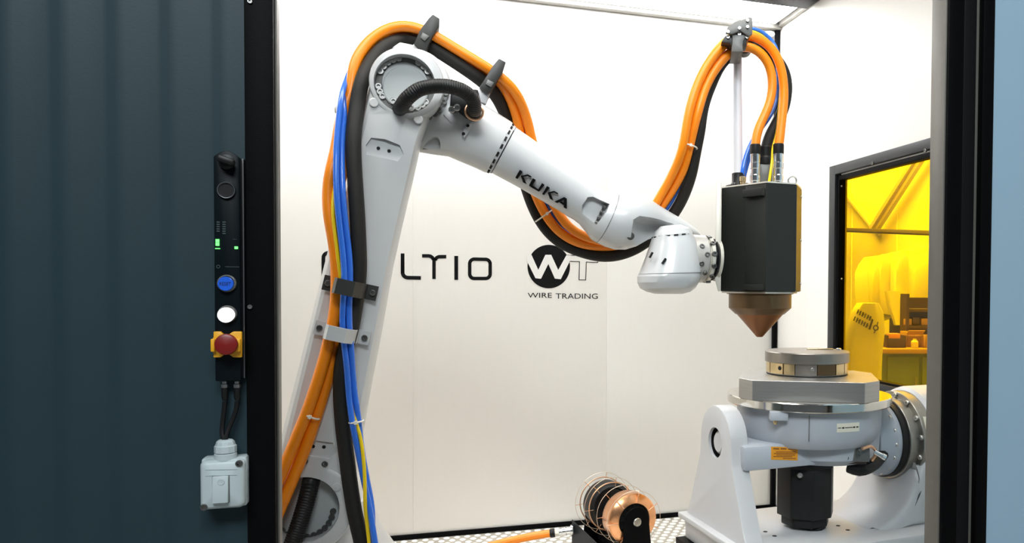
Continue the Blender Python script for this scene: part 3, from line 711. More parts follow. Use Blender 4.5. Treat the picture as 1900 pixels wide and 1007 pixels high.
# lettering on the forearm
def fa_n(px, py):
    best = None
    for a, b in zip(FA, FA[1:]):
        ca = V(((a[0] + a[2]) / 2, (a[1] + a[3]) / 2)); cb = V(((b[0] + b[2]) / 2, (b[1] + b[3]) / 2)); d = cb - ca
        f = (V((px, py)) - ca).dot(d) / d.dot(d)
        if best is None or -.001 <= f <= 1.0: 
            fc = min(1, max(0, f)); c = ca + d * fc
            hwp = ((V(a[:2]) - V(a[2:4])).length * (1 - fc) + (V(b[:2]) - V(b[2:4])).length * fc) / 2
            dist = (V((px, py)) - c).length
            hm = ((rp(*a[:2]) - rp(*a[2:4])).length * (1 - fc) + (rp(*b[:2]) - rp(*b[2:4])).length * fc) / 2
            best = hm * math.sqrt(max(.05, 1 - (dist / hwp) ** 2))
    return best
KL = dict(k1=[[(345, 152), (402, 180), (305, 322), (262, 297)], [(365, 262), (495, 233), (570, 275), (548, 292), (490, 264), (405, 285)], [(365, 265), (415, 280), (478, 422), (408, 385)]],
          u=[[(590, 308), (645, 335), (582, 435), (528, 458), (520, 436)], [(582, 435), (690, 512), (700, 558), (528, 460)], [(690, 512), (764, 398), (810, 430), (722, 546), (700, 558)]],
          k2=[[(855, 453), (908, 485), (800, 624), (764, 605)], [(870, 572), (990, 543), (1068, 590), (1050, 606), (990, 572), (905, 594)], [(870, 576), (920, 590), (978, 727), (908, 690)]],
          a=[[(1178, 658), (1205, 692), (1050, 773), (993, 746)], [(1178, 658), (1226, 690), (1226, 882), (1168, 855), (1170, 700)], [(1085, 757), (1120, 738), (1178, 775), (1170, 814)]])
for key, polys in KL.items():
    mb = MB()
    for poly in polys:
        bm = bmesh.new(); f = bm.faces.new([bm.verts.new((x_, y_, 0)) for x_, y_ in poly])
        bmesh.ops.triangulate(bm, faces=bm.faces[:]); bmesh.ops.subdivide_edges(bm, edges=bm.edges[:], cuts=2, use_grid_fill=True); bmesh.ops.triangulate(bm, faces=bm.faces[:])
        r = bmesh.ops.extrude_face_region(bm, geom=bm.faces[:])
        top = {e for e in r['geom'] if isinstance(e, bmesh.types.BMVert)}
        for v in bm.verts:
            px, py = 930 + v.co.x / 10.07, 300 + v.co.y / 10.07
            v.co = rp(px, py, fa_n(px, py) + (.0022 if v in top else -.003))
        mb.addbm(bm); bm.free()
    obj('letter', mb, 'ink', R)
# --- wrist fork
FK = [(1145, 359, 1106, 449), (1158, 358, 1124, 458), (1172, 358, 1142, 463), (1188, 361, 1160, 463), (1204, 369, 1180, 457), (1222, 381, 1201, 445), (1242, 393, 1222, 436, 1.0, -.01),
      (1262, 405, 1244, 433, 1.5, -.02), (1280, 417, 1266, 437, 1.8, -.02), (1294, 428, 1286, 440, 2.2, -.02), (1301, 436, 1298, 441, 2.5, -.02)]
FKm = outline_loft(MB(), FK, k=1.0, nseg=40)
sc1 = MB().lathe(rp(1232, 440, .11), (rp(1250, 437) - rp(1236, 560)), [(0, -.2), (56 * mpp(1232, 440), -.19), (56 * mpp(1232, 440), .045), (46 * mpp(1232, 440), .06), (0, .066)], 48)
me = boolean(FKm, [sc1], name='wrist_fork', m='robot', base=rbase, sharp=30)
obj('wrist_fork', me, None, R)
obj('seam_ring', outline_loft(MB(), [(1145.3, 358.6, 1106.3, 449.4), (1146.3, 358.4, 1107.5, 449.9)], k=1.002), 'mgrey', R)
obj('plug', MB().lathe(rp(1170, 438, .078), RN + RTAN * .1 - ZU * .3, [(.013, -.02), (.013, .002), (.0, .002)], 20), 'bolt', R)
# --- hand (axis five) and flange
HN = .055
HD = [(1262, 417, 1226, 420, 1.0, HN), (1278, 424, 1216, 430, 1.0, HN), (1283, 433, 1212, 439, 1.0, HN), (1284, 436, 1211, 442, .97, HN), (1290, 450, 1207, 455, 1.0, HN), (1294, 472, 1200, 476, 1.0, HN), (1296, 490, 1193, 494, 1.0, HN), (1297, 504, 1188, 507, 1.0, HN), (1296, 511, 1185, 513, 1.0, HN),
      (1294, 522, 1185, 524, .98, HN), (1288, 533, 1190, 535, .95, HN), (1279, 541, 1201, 541, .9, HN), (1265, 545, 1216, 545, .8, HN)]
obj('hand_housing', outline_loft(MB(), HD, nseg=44, expo=2.25), 'robot', R, sharp=24)
obj('hand_cap_seam', outline_loft(MB(), [(1297.4, 505.4, 1187.2, 508.2, 1.003, HN), (1297.4, 506.4, 1187.0, 509.2, 1.003, HN)], nseg=44, expo=2.25), 'mgrey', R)
ring_slots((1283.5, 434.5), (1211.5, 440.5), 16, .0075, .0022, .3, R, .99, HN)
for p, an in (((1208, 473), 62), ((1232, 484), 55)):
    u_ = (RTAN * math.cos(math.radians(an)) + ZU * math.sin(math.radians(an)))
    obj('vent_slot', MB().box(rp(*p, HN + (.087 if p[0] > 1220 else .068)), .010, .0028, .006, u_, u_.cross(RN), RN), 'hole', R)
f0 = rp(1283, 479, HN - .02); fax = (rp(1327, 482, HN - .02) - f0).normalized(); fm = mpp(1300, 480, HN)
FL = MB().lathe(f0, fax, [(36 * fm, -.105), (41 * fm, -.03), (42 * fm, 4 * fm), (42 * fm, 20 * fm), (39 * fm, 23 * fm)], 48)
obj('flange_housing', FL, 'flange', R)
obj('flange_ring', MB().lathe(f0, fax, [(36 * fm, 23 * fm), (36 * fm, 25.5 * fm), (40 * fm, 26 * fm), (40 * fm, 32 * fm), (35 * fm, 33 * fm)], 48), 'cream', R)
obj('flange_groove', MB().lathe(f0, fax, [(34 * fm, 33 * fm), (34 * fm, 37 * fm), (37 * fm, 37.5 * fm), (37 * fm, 40 * fm)], 48), 'dark', R)
e2_ = fax.cross(ZU).normalized()
for i in range(12):
    a = i * 2 * PI / 12 + .2; d = ZU * math.cos(a) - e2_ * math.sin(a)
    inst('bolt', SCREW_D, f0 + fax * (29 * fm) + d * (39 * fm), d, R)
for a, h in ((62, 7), (82, 15), (104, 5), (128, 14)):
    d = ZU * math.cos(math.radians(a)) - (fax.cross(ZU)).normalized() * -math.sin(math.radians(a)); 
    if d.dot(RN) < 0: d = ZU * math.cos(math.radians(a)) + (fax.cross(ZU)).normalized() * -math.sin(math.radians(a))
    inst('bolt', SCREW_D, f0 + fax * (h * fm) + d * (40.5 * fm), d, R)
# --- cable clamps on the robot
def clamp_post(pxs, n0, wn, m, parent, bev=.003, name='clamp_post'):
    return obj(name, MB().prism([rp(*p, n0 + wn) for p in pxs], -RN * wn, bev=bev), m, parent)
clamp_post(((727, 88), (742, 78), (772, 84), (786, 100), (776, 118), (735, 112)), -.07, .12, 'robot', R, name='clamp_pedestal')
clamp_post(((766, 82), (776, 78), (790, 92), (786, 104), (772, 100)), -.06, .10, 'robot_lite', R)
cl = clamp_post(((786, 46), (796, 33), (803, 26), (816, 34), (815, 50), (801, 70), (792, 91), (785, 99), (768, 81), (778, 58)), -.07, .13, 'dgrey', R, name='cable_clamp')
clamp_post(((784, 60), (797, 67), (788, 76), (780, 70)), .06, .006, 'mgrey', cl, name='latch', bev=.001)
clamp_post(((888, 168), (894, 160), (910, 172), (902, 192), (886, 188)), -.04, .08, 'robot_lite', R)
cl = clamp_post(((902, 142), (915, 121), (926, 108), (939, 115), (933, 134), (921, 152), (912, 168), (905, 174), (890, 161)), -.06, .12, 'dgrey', R, name='cable_clamp')
clamp_post(((905, 147), (917, 153), (911, 162), (901, 156)), .06, .006, 'mgrey', cl, name='latch', bev=.001)
# straps across the link arm
def strap(pl, pr, ww, m, mtl, nn):
    A, B = rp(*pl, NF + .004), rp(*pr, NF + .004); u_ = (B - A).normalized(); v_ = RN.cross(u_).normalized(); Lw = (B - A).length
    prof_ = [(0, 0), (.20, 0), (.235, nn * .75), (.30, nn), (.62, nn), (.74, nn * .72), (.80, 0.0), (1.0, 0)]
    rings_ = []
    for f, h in prof_:
        c = A + u_ * (Lw * f) + RN * h
        rings_.append([c + v_ * ww + RN * .007, c - v_ * ww + RN * .007, c - v_ * ww - RN * .004, c + v_ * ww - RN * .004])
    o = obj('cable_strap', MB().rings(rings_), mtl, R, sharp=20)
    for f in (.09, .91): inst('bolt', SCREW_D, A + u_ * (Lw * f) + RN * .008, RN, o)
    return o
strap((600, 523), (700, 545), 14 * mpp(650, 530), 1, 'dgrey', .098)
strap((584, 606), (686, 628), 13 * mpp(630, 615), 1, 'lgrey', .098)

# ================================================================== CABLES
CAB = []
def cable(name, pts, r, m, label, cat='cable', n=16, group=None):
    CAB.append(dict(name=name, P=catmull([rp(*p) for p in pts], .014), r=r, m=m, label=label, cat=cat, n=n, group=group))
def settle_cables(iters=40):          # lay the cables side by side instead of through each other
    from mathutils import kdtree
    tot = sum(len(c['P']) for c in CAB)
    for c in CAB: c['Q'] = list(c['P'])
    for it in range(iters):
        kd = kdtree.KDTree(tot); ref = []
        for ci, c in enumerate(CAB):
            for pi, p in enumerate(c['P']): kd.insert(p, len(ref)); ref.append((ci, pi))
        kd.balance()
        for ci, c in enumerate(CAB):
            D = [V((0, 0, 0)) for _ in c['P']]
            for pi, p in enumerate(c['P']):
                for q, idx, dist in kd.find_range(p, c['r'] + .0225):
                    cj, pj = ref[idx]
                    if cj == ci: continue
                    gap = c['r'] + CAB[cj]['r'] + .0012 - dist
                    if gap <= 0: continue
                    d = p - q
                    if d.length < 1e-6: d = RN * (1 if ci < cj else -1)
                    n_ = d.dot(RN); w_ = d - RN * n_
                    if abs(n_) < .3 * d.length: n_ = .6 * d.length * (1 if ci < cj else -1)
                    d = (RN * n_ + w_ * .45).normalized()
                    share = CAB[cj]['r'] / (c['r'] + CAB[cj]['r'])
                    if (d * gap * share).length > D[pi].length: D[pi] = d * gap * share
            m_ = len(D); sm_ = []
            for i in range(m_):
                wsum = 0; acc = V((0, 0, 0))
                for k in range(-3, 4):
                    if 0 <= i + k < m_: f = 4 - abs(k); acc += D[i + k] * f; wsum += f
                sm_.append(acc / wsum)
            for i in range(1, m_ - 1):
                d = c['P'][i] + sm_[i] * .6 - c['Q'][i]
                n_ = max(-.026, min(.026, d.dot(RN))); w_ = d - RN * d.dot(RN)
                if w_.length > .007: w_ = w_.normalized() * .007
                c['P'][i] = c['Q'][i] + RN * n_ + w_
    for c in CAB:
        P = c['P']
        for _ in range(6): P = [P[0]] + [(P[i - 1] + P[i] * 2 + P[i + 1]) / 4 for i in range(1, len(P) - 1)] + [P[-1]]
        single(c['name'], MB().tube(P, c['r'], c['n'], smooth=False), c['m'], c['label'], c['cat'], c['group'], sharp=60)
OA = [(470, 975, .19), (515, 897, .195), (535, 852, .195), (555, 808, .195), (574, 767, .195), (592, 715, .195), (606, 670, .195), (616, 630, .195), (625, 585, .195), (629, 540, .195), (629, 500, .195), (624, 450, .195), (616, 410, .195), (612, 372, .19),
      (616, 335, .18), (624, 300, .17), (632, 250, .14), (642, 190, .11), (657, 135, .08), (682, 86, .05), (716, 56, .03), (752, 47, .03), (790, 58, .03), (840, 87, .03), (910, 130, .03), (943, 158, 0), (968, 205, -.06), (983, 255, -.11), (998, 305, -.13),
      (1018, 360, -.12), (1040, 402, -.12), (1062, 427, -.12), (1095, 443, -.12), (1135, 450, -.13), (1180, 430, -.14), (1210, 392, -.12), (1229, 357, -.09), (1254, 315, -.05), (1268, 272, -.02), (1279, 214, 0), (1297, 154, 0), (1318, 114, .0), (1347, 82, .0),
      (1370, 68, 0), (1397, 66, 0), (1432, 89, 0), (1449, 125, 0), (1455, 168, 0), (1452, 214, 0), (1446, 262, .0), (1444, 276, 0)]
OB = [(470, 1050, .185), (515, 955, .19), (540, 893, .19), (561, 840, .19), (578, 785, .19), (590, 745, .19), (606, 690, .19), (620, 640, .19), (633, 585, .187), (637, 540, .187), (638, 500, .187), (633, 450, .187), (626, 410, .187), (622, 372, .18),
      (626, 335, .17), (634, 300, .16), (640, 250, .13), (650, 190, .10), (666, 135, .07), (692, 88, .02), (722, 62, -.01), (756, 54, -.01), (788, 65, -.01), (838, 95, -.01), (902, 136, -.01), (928, 160, -.03), (950, 205, -.08), (965, 255, -.13), (978, 310, -.15),
      (994, 365, -.15), (1010, 395, -.15), (1034, 428, -.15), (1066, 449, -.15), (1105, 458, -.15), (1150, 455, -.16), (1190, 430, -.16), (1222, 390, -.13), (1246, 354, -.10), (1268, 315, -.05), (1280, 272, -.02), (1293, 214, 0), (1307, 164, 0), (1325, 129, .0), (1354, 95, .0),
      (1372, 86, 0), (1391, 85, 0), (1418, 104, 0), (1431, 132, 0), (1433, 164, 0), (1425, 200, 0), (1411, 229, 0), (1402, 256, 0), (1401, 276, 0)]
cable('orange_cable', OA, .0165, 'orange', 'orange cable, outer of the two looping over the white mast')
cable('orange_cable', OB, .0165, 'orange', 'orange cable, inner of the two looping over the white mast')
BK = [(690, 1060, .19), (672, 1007, .195), (658, 950, .2), (643, 846, .2), (633, 742, .2), (637, 663, .2), (650, 600, .195), (661, 545, .195), (666, 500, .2), (663, 400, .2), (657, 310, .19), (654, 250, .17), (660, 200, .14), (668, 150, .11), (688, 108, .07), (716, 82, .03),
      (750, 69, .0), (786, 77, -.0), (840, 109, -.0), (893, 145, -.0), (920, 168, -.02), (943, 210, -.08), (956, 255, -.14), (968, 310, -.17), (984, 365, -.17), (1000, 402, -.17), (1022, 433, -.17), (1052, 455, -.17), (1090, 468, -.17), (1130, 472, -.17), (1172, 462, -.18),
      (1215, 430, -.17), (1250, 392, -.13), (1268, 355, -.10), (1280, 322, -.06), (1289, 279, -.03), (1296, 243, -.02), (1304, 193, -.03), (1318, 150, -.05), (1342, 112, -.06), (1372, 92, -.06), (1408, 86, -.06), (1440, 110, -.05), (1456, 150, -.05), (1456, 195, -.05), (1440, 232, -.05), (1426, 256, -.05), (1421, 280, -.05)]
cable('black_conduit', BK, .0215, 'conduit', 'thick black sleeved conduit running with the orange cables along the robot arm', 'conduit', 18)
def blue(off, dn, ox=0):
    return [(700 + ox, 1060, .2 + dn), (695 + ox, 1007, .215 + dn), (688 + off * .3, 951, .215 + dn), (674 + off * .3, 873, .215 + dn), (660 + off * .6, 794, .22 + dn), (649 + off, 716, .22 + dn), (643 + off, 637, .225 + dn), (641 + off, 585, .225 + dn), (642 + off, 540, .225 + dn), (643 + off, 500, .225 + dn),
            (638 + off, 450, .225 + dn), (632 + off, 400, .225 + dn), (628 + off, 350, .22 + dn), (627 + off, 300, .2 + dn), (630 + off * .8, 255, .18 + dn), (636 + off * .5, 210, .15 + dn), (642, 170, .11 + dn), (654, 130, .08), (676, 90, .03), (714, 58, .0 - dn), (752, 52, -.03), (788, 62, -.035 + dn), (838, 92, -.035 + dn), (905, 134, -.035 + dn),
            (936, 165, -.05), (958, 210, -.1), (975, 260, -.13), (992, 315, -.15 - dn), (1012, 372, -.15 - dn), (1030, 408, -.16), (1058, 438, -.17 - dn), (1095, 455, -.17 - dn), (1140, 460 + off * .4, -.17), (1200, 430, -.17), (1246, 380, -.13 - dn), (1268, 335, -.09), (1284, 280, -.06 - dn), (1296, 214, -.05), (1306, 160, -.05 - dn), (1325, 112, -.05),
            (1350, 72, -.05 - dn), (1378, 55, -.05), (1408, 56, -.05 - dn), (1432, 80, -.05), (1443, 120, -.05 - dn), (1444, 165, -.05), (1434, 205, -.05), (1412, 238, -.05 + dn), (1394 + off * .4, 268, -.05), (1385 + off * .4, 295, -.05), (1378 + off * .4, 322, -.05), (1377 + off * .4, 333, -.05)]
cable('blue_hose', blue(-3, .0), .0085, 'blue', 'blue hose, left one of the pair strapped to the link arm', 'hose')
cable('blue_hose', blue(6.5, -.006, -4), .0085, 'blue', 'blue hose, right one of the pair, beside the black conduit', 'hose')
YL = [(690, 1060, .21), (685, 1007, .22), (680, 930, .22), (674, 860, .222), (667, 805, .225), (658, 770, .215), (646, 700, .205), (640, 640, .2), (638, 585, .2), (634, 540, .215), (630, 500, .218), (622, 440, .218), (616, 390, .215), (617, 350, .2), (623, 310, .18), (632, 255, .13), (640, 205, .1), (652, 150, .07), (676, 95, .03), (712, 62, .0), (752, 55, -.015), (788, 64, -.02), (838, 92, -.02), (905, 134, -.02),
      (938, 165, -.05), (962, 210, -.09), (980, 262, -.13), (1000, 325, -.14), (1020, 378, -.14), (1036, 408, -.14), (1060, 432, -.14), (1092, 445, -.14), (1135, 452, -.15), (1190, 420, -.15), (1232, 362, -.11), (1256, 318, -.07), (1270, 272, -.04), (1283, 200, -.03), (1298, 142, -.03), (1318, 100, -.03), (1346, 70, -.03), (1376, 56, -.03), (1402, 58, -.03), (1424, 74, -.03), (1440, 105, -.04), (1446, 150, -.04), (1445, 200, -.03), (1440, 260, -.02), (1434, 295, .03), (1429, 322, .035), (1427, 338, .03)]
cable('yellow_wire', YL, .0052, 'yellow', 'thin yellow earth wire running with the blue hoses to the print head', 'wire', 10)
settle_cables()
def tie(c, ax, r, label, m='tie'):
    mb = MB().torus(rp(*c), ax, r, .0028, 24, 6)
    d = ax.cross(RN).normalized(); mb.box(rp(*c) + RN * (r + .001) , .005, .004, .004, ax.normalized(), d, RN)
    single('cable_tie', mb, m, label, 'cable tie', 'cable ties')
tie((577, 771, .195), rp(585, 745, .19) - rp(574, 767, .19), .0235, 'white cable tie around the orange cables low on the link arm')
tie((661, 782, .218), rp(649, 716, .2) - rp(660, 794, .2), .019, 'white cable tie around the blue hoses low on the link arm')
tie((1276, 272, -.02), rp(1285, 230, 0) - rp(1276, 272, 0), .034, 'white cable tie on the bundle climbing to the mast')
tie((1012, 398, -.15), rp(1034, 428) - rp(1012, 398), .042, 'white cable tie on the bundle hanging below the forearm')

# ================================================================== PRINT HEAD
hc = rp(1410, 450, .03); DH = (hc - CAM).dot(FW)
zt_, zb_ = at(1422, 340, DH - .10).z, at(1422, 541, DH - .10).z
def hp(px, off, z): p = at(px, 450, DH + off); return V((p.x, p.y, z))
HB = V((hc.x, hc.y, zb_))
Hd = thing('print_head', 'dark grey boxy deposition head with copper cone on the robot flange', 'print head', HB)
plan = [(1338, .05), (1422, -.11), (1476, -.066), (1485, .06), (1470, .2), (1345, .2)]
obj('housing', MB().prism([hp(x_, o_, zb_) for x_, o_ in plan], V((0, 0, zt_ - zb_)), bev=.0015, seg=1), 'head', Hd, sharp=12)
obj('top_plate', MB().prism([hp(x_, o_, zt_ + .0005) for x_, o_ in ((1338, .05), (1422, -.111), (1476, -.067), (1486, .06), (1470, .2), (1340, .2))], V((0, 0, .005))), 'cream', Hd)
obj('bottom_plate', MB().prism([hp(x_, o_, zb_ - .006) for x_, o_ in ((1340, .05), (1422, -.104), (1472, -.06), (1480, .06), (1468, .19), (1350, .19))], V((0, 0, .0055))), 'cream', Hd)
# mounting plate on the flange side
za, zb2 = zt_ + .003, zb_ - .0
obj('mounting_plate', MB().prism([hp(1328.5, -.095, za), hp(1337.5, -.095, za), hp(1337.5, -.095, zb2), hp(1333, -.095, zb2), hp(1327, -.095, zb2 + .04)], (FH + RH * .055) * .33, bev=.0015), 'cream', Hd)
obj('flange_adapter', MB().lathe(rp(1327, 482, HN - .02) - fax * .004, fax, [(36 * fm, 0), (36 * fm, .004), (38 * fm, .0045), (38 * fm, .009)], 40), 'cream', Hd)
# raised door band on the left front face
A_, B_ = hp(1338, .05, 0), hp(1422, -.11, 0); u_ = (B_ - A_).normalized(); n_ = u_.cross(ZU); n_ = n_ if n_.dot(CAM - A_) > 0 else -n_
Lf = (B_ - A_).length
def band(f0_, f1_, z0, z1, d0, d1, bev=.001):
    c = A_ + u_ * (Lf * (f0_ + f1_) / 2) + n_ * ((d0 + d1) / 2); c.z = (z0 + z1) / 2
    return MB().box(c, Lf * (f1_ - f0_) / 2, (d1 - d0) / 2, (z1 - z0) / 2, u_, n_, ZU, bev=bev)
dr = obj('door_band', band(.56, .995, zb_ + .002, zt_ - .004, .0, .004), 'head', Hd)
obj('grip_lip', band(.56, .985, zt_ - .045, zt_ - .018, .004, .022, .003), 'head', dr)
obj('grip_lip', band(.56, .985, zb_ + .004, zb_ + .026, .004, .010, .002), 'head', dr)
sa, sb = hp(1476, -.066, 0), hp(1485, .06, 0)
su = (sb - sa).normalized(); sn = su.cross(ZU); sn = sn if sn.dot(RH) > 0 else -sn
cpl = (sa + sb) / 2 + sn * .0015; cpl.z = (zt_ + zb_) / 2
pl2 = obj('side_plate', MB().box(cpl, (sb - sa).length / 2, .0015, (zt_ - zb_) / 2 - .002, su, sn, ZU), 'frame', Hd)
for z in (zt_ - .03, cpl.z, zb_ + .03): inst('screw', SCREW_S, V((cpl.x, cpl.y, z)) + sn * .0015 + su * .05, sn, Hd)
# nozzle
nx = at(1411, 450, DH + .02); nm_ = (DH + .02) / FPX
def nz(py): return at(1411, py, DH + .02).z
no = V((nx.x, nx.y, 0))
noz = obj('nozzle_body', MB().lathe(no, ZU, [(54 * nm_, nz(583)), (45 * nm_, nz(582.5)), (46 * nm_, nz(582)), (58 * nm_, nz(571)), (58 * nm_, nz(546)), (62 * nm_, nz(545)), (62 * nm_, zb_ - .006)][1:], 40), 'bronze', Hd)
obj('cone', MB().lathe(no, ZU, [(5.5 * nm_, nz(625)), (6.5 * nm_, nz(624)), (41 * nm_, nz(585)), (43 * nm_, nz(583)), (43 * nm_, nz(581.5))], 40), 'copper_tip', Hd)
# mast with bracket
mo = at(1370, 330, DH + .06); mo = V((mo.x, mo.y, zt_ + .0055)); mt = at(1368, 92, DH + .06); mtz = mt.z
obj('mast_foot', MB().lathe(mo, ZU, [(.046, 0), (.046, .006), (.030, .008), (.024, .02), (.024, .05), (.022, .052)], 28), 'dark', Hd)
mst = obj('mast', MB().lathe(mo, (V((mt.x, mt.y, mtz)) - mo), [(.0165, .01), (.0165, (V((mt.x, mt.y, mtz)) - mo).length)], 24), 'pole', Hd)
for a in (.5, 2.1, 3.9, 5.2): inst('bolt', SCREW_D, mo + V((.036 * math.cos(a), .036 * math.sin(a), .006)), ZU, Hd)
Db = DH - .065
def bp_(px, py, off=0): return at(px, py, Db + off)
br = obj('mast_bracket', MB().prism([bp_(*p, -.045) for p in ((1346, 62), (1350, 50), (1364, 40), (1392, 31), (1396, 33), (1396, 63), (1390, 67), (1374, 57), (1358, 63))], FW * .012, bev=.002), 'mgrey', Hd)
obj('bracket_neck', MB().prism([bp_(*p, -.034) for p in ((1358, 64), (1386, 64), (1379, 76), (1378, 91), (1379, 96), (1358, 96), (1359, 76))], FW * .14, bev=.003), 'mgrey', Hd)
obj('bracket_saddle', MB().prism([bp_(*p, -.025) for p in ((1338, 78), (1346, 66), (1374, 58), (1392, 66), (1384, 78), (1386, 84), (1356, 84), (1354, 80))], FW * .07, bev=.003), 'dgrey', Hd)
obj('bracket_clip', MB().lathe(bp_(1382, 84, .09), FW, [(.030, 0), (.030, .05), (.022, .051)], 24), 'dgrey', Hd)
for p in ((1351, 59), (1372, 52.5), (1351, 69), (1372, 63.5), (1386, 69), (1387, 38), (1387, 50), (1386, 59)): inst('bolt', SCREW_S, bp_(*p, -.047 if p[1] < 62 and p[0] != 1386 else -.028), -FW, br).scale = (1.25, 1.25, 1.2)
# connectors on the head
def conn(px, pyt, off):
    c = at(px, 320, DH + off); c = V((c.x, c.y, zt_ + .0055)); k = DH / FPX; hh = at(px, pyt, DH + off).z - c.z
    o = obj('connector', MB().lathe(c, ZU, [(.0165, 0), (.0165, hh * .10), (.0185, hh * .11), (.0185, hh * .24), (.0165, hh * .26), (.0165, hh * .40), (.0185, hh * .41), (.0185, hh * .54), (.0165, hh * .55), (.0180, hh * .57), (.0180, hh * .76)], 24), 'chrome', Hd)
    obj('connector_sleeve', MB().lathe(c, ZU, [(.0192, hh * .76), (.0195, hh * .77), (.0195, hh * .98), (.0175, hh)], 24), 'dark', o)
conn(1401, 268, .0); conn(1444, 267, -.0)
c = at(1420, 330, DH + .06); c = V((c.x, c.y, zt_ + .0055)); hh = at(1420, 272, DH + .06).z - c.z
o = obj('connector', MB().box(c + V((0, 0, hh * .28)), .024, .02, hh * .28, RH, FH, ZU, bev=.004), 'mgrey', Hd)
obj('connector_sleeve', MB().lathe(c, ZU, [(.025, hh * .56), (.026, hh * .6), (.026, hh * .72), (.022, hh * .76), (.024, hh * .98), (.022, hh)], 24), 'dark', o)
c = at(1378, 336, DH + .03); c = V((c.x, c.y, zt_ + .0055))
obj('hose_fitting', MB().lathe(c, ZU, [(.010, 0), (.010, .016), (.012, .018), (.012, .035), (.008, .037)], 16), 'brass', Hd)
c = at(1470, 335, DH + .0); c = V((c.x, c.y, zt_ + .0055))
obj('eye_bolt', MB().torus(c + V((0, 0, .018)), FH, .0145, .0032, 28, 8).lathe(c, ZU, [(.008, 0), (.008, .004), (.004, .006)], 14), 'steel', Hd)

# ================================================================== POSITIONER
PA = math.radians(23)
pa = RH * math.cos(PA) + FH * math.sin(PA); pq = RH * math.sin(PA) - FH * math.cos(PA)      # tilt axis, and towards the viewer
DP = 3.0; PK = DP / 3.3
pc = at(1500, 735, DP); pc0 = V((pc.x, pc.y, 0)); km = DP / FPX
def pz(py, d=DP): return at(1500, py, d).z
def pp(s, q, z): return pc0 + pa * (s * PK) + pq * (q * PK) + V((0, 0, z))
def pk(*pr): return [(r_ * PK, h_ * PK) for r_, h_ in pr]
def pr_(*pr): return [(r_ * PK, h_) for r_, h_ in pr]
PS = thing('positioner', 'bluish grey two-axis tilting turntable positioner standing on the tread plate', 'positioner', pp(0, 0, 0))
ZB = at(1494, 972, DP).z; ZBT = .09 * PK
zax = at(1335, 827, DP - .17 * PK).z
# base frame
obj('base_frame', MB().box(pp(.145, .01, ZB - ZBT / 2), .575 * PK, .29 * PK, ZBT / 2, pa, pq, ZU, bev=.012), 'robot_lite', PS)
obj('pedestal_plate', MB().box(pp(.14, .01, ZB - ZBT - .0125), .60 * PK, .31 * PK, .012, pa, pq, ZU, bev=.002), 'black', PS)
for s_ in (-.32, .44):
    obj('pedestal_leg', MB().box(pp(s_, .0, (ZB - ZBT - .025) / 2), .10 * PK, .28 * PK, (ZB - ZBT - .025) / 2, pa, pq, ZU, bev=.004), 'frame', PS)
for px, py in ((1420, 986), (1437, 994), (1552, 939), (1555, 975), (1573, 983)):
    h = hz(px, py, ZB); inst('threaded_hole', HOLE, h - V((0, 0, .0)), ZU, PS, 0).scale = (1.6, 1.6, 1)
# left support plate
ss = -.425; st_ = .075
def sp(q, z): return pp(ss, q, z)
zc_ = zax; rtop = .135 * PK
pts = [sp(-.29, ZB - .01), sp(-.24, ZB + .06), sp(-.135 * 1.06, zc_ - .05)]
for i in range(15):
    a = PI - PI * i / 14; pts.append(sp(rtop / PK * math.cos(a), zc_ + .02 + rtop * math.sin(a)))
pts += [sp(.135 * 1.06, zc_ - .05), sp(.24, ZB + .06), sp(.29, ZB - .01)]
supp = MB().prism(pts, pa * st_ * PK, bev=.007)
me = boolean(supp, [MB().lathe(pp(ss - .02, 0, zc_ + .01), pa, pk((.060, 0), (.060, .07)), 36)], name='support', m='robot_lite', base=BASE[PS], sharp=30)
obj('support', me, None, PS)
obj('bore', MB().lathe(pp(ss + .032, 0, zc_ + .01), pa, pk((.0, 0), (.0595, 0), (.0595, -.020), (.0590, -.020), (.0590, .002))), 'dark', PS)
obj('bearing_cap', MB().lathe(pp(ss + .012, 0, zc_ + .01), pa, pk((.0, 0), (.036, .0), (.040, .004), (.040, .04)), 32), 'robot_lite', PS)
obj('bearing_ring', MB().lathe(pp(ss + .018, 0, zc_ + .01), pa, pk((.0405, .0), (.0445, .0), (.0445, .03), (.0405, .03)), 32), 'gear', PS)
obj('support_foot', MB().box(pp(ss + .005, -.02, ZB + .010), .038 * PK, .265 * PK, .010, pa, pq, ZU, bev=.004), 'robot_lite', PS)
# cradle arm and body
za_, zb_a = pz(868, DP - .2), pz(822, DP - .2)
ca = MB().box(pp(-.11, 0, (za_ + zb_a) / 2), .275 * PK, .17 * PK, (zb_a - za_) / 2, pa, pq, ZU, bev=.012)
ca.lathe(pp(.06, 0, 0), ZU, pr_((.20, za_ - .003), (.235, za_ + .02), (.24, zb_a + .01)), 48)
obj('cradle_arm', ca, 'cast', PS)
zb0, zb1 = pz(831, DP - .26), pz(767, DP - .30) - .010
bd = MB().lathe(pp(0, 0, 0), ZU, pr_((.262, zb0 - .012), (.270, zb0 - .005), (.285, zb0 + .02), (.292, zb0 + .05), (.292, zb1 + .01)), 72)
obj('table_body', bd, 'cast', PS)
obj('body_seam', MB().box(pp(0, 0, 0) + (RH * -.045 - FH * .2894) * PK + V((0, 0, (zb0 + zb1) / 2 + .01)), .0012, .0025, (zb1 - zb0) / 2 - .012, RH, FH, ZU), 'mgrey', PS)
dsc = obj('turntable', MB().lathe(pp(0, 0, 0), ZU, pr_((.30, zb1 + .008), (.330, zb1 + .010), (.3325, zb1 + .013), (.3325, zb1 + .038), (.330, zb1 + .041), (0, zb1 + .041)), 96), 'mirror', PS)
zt2 = zb1 + .041
cb = pp(0, 0, 0) + (RH * -.158 - FH * .262) * PK
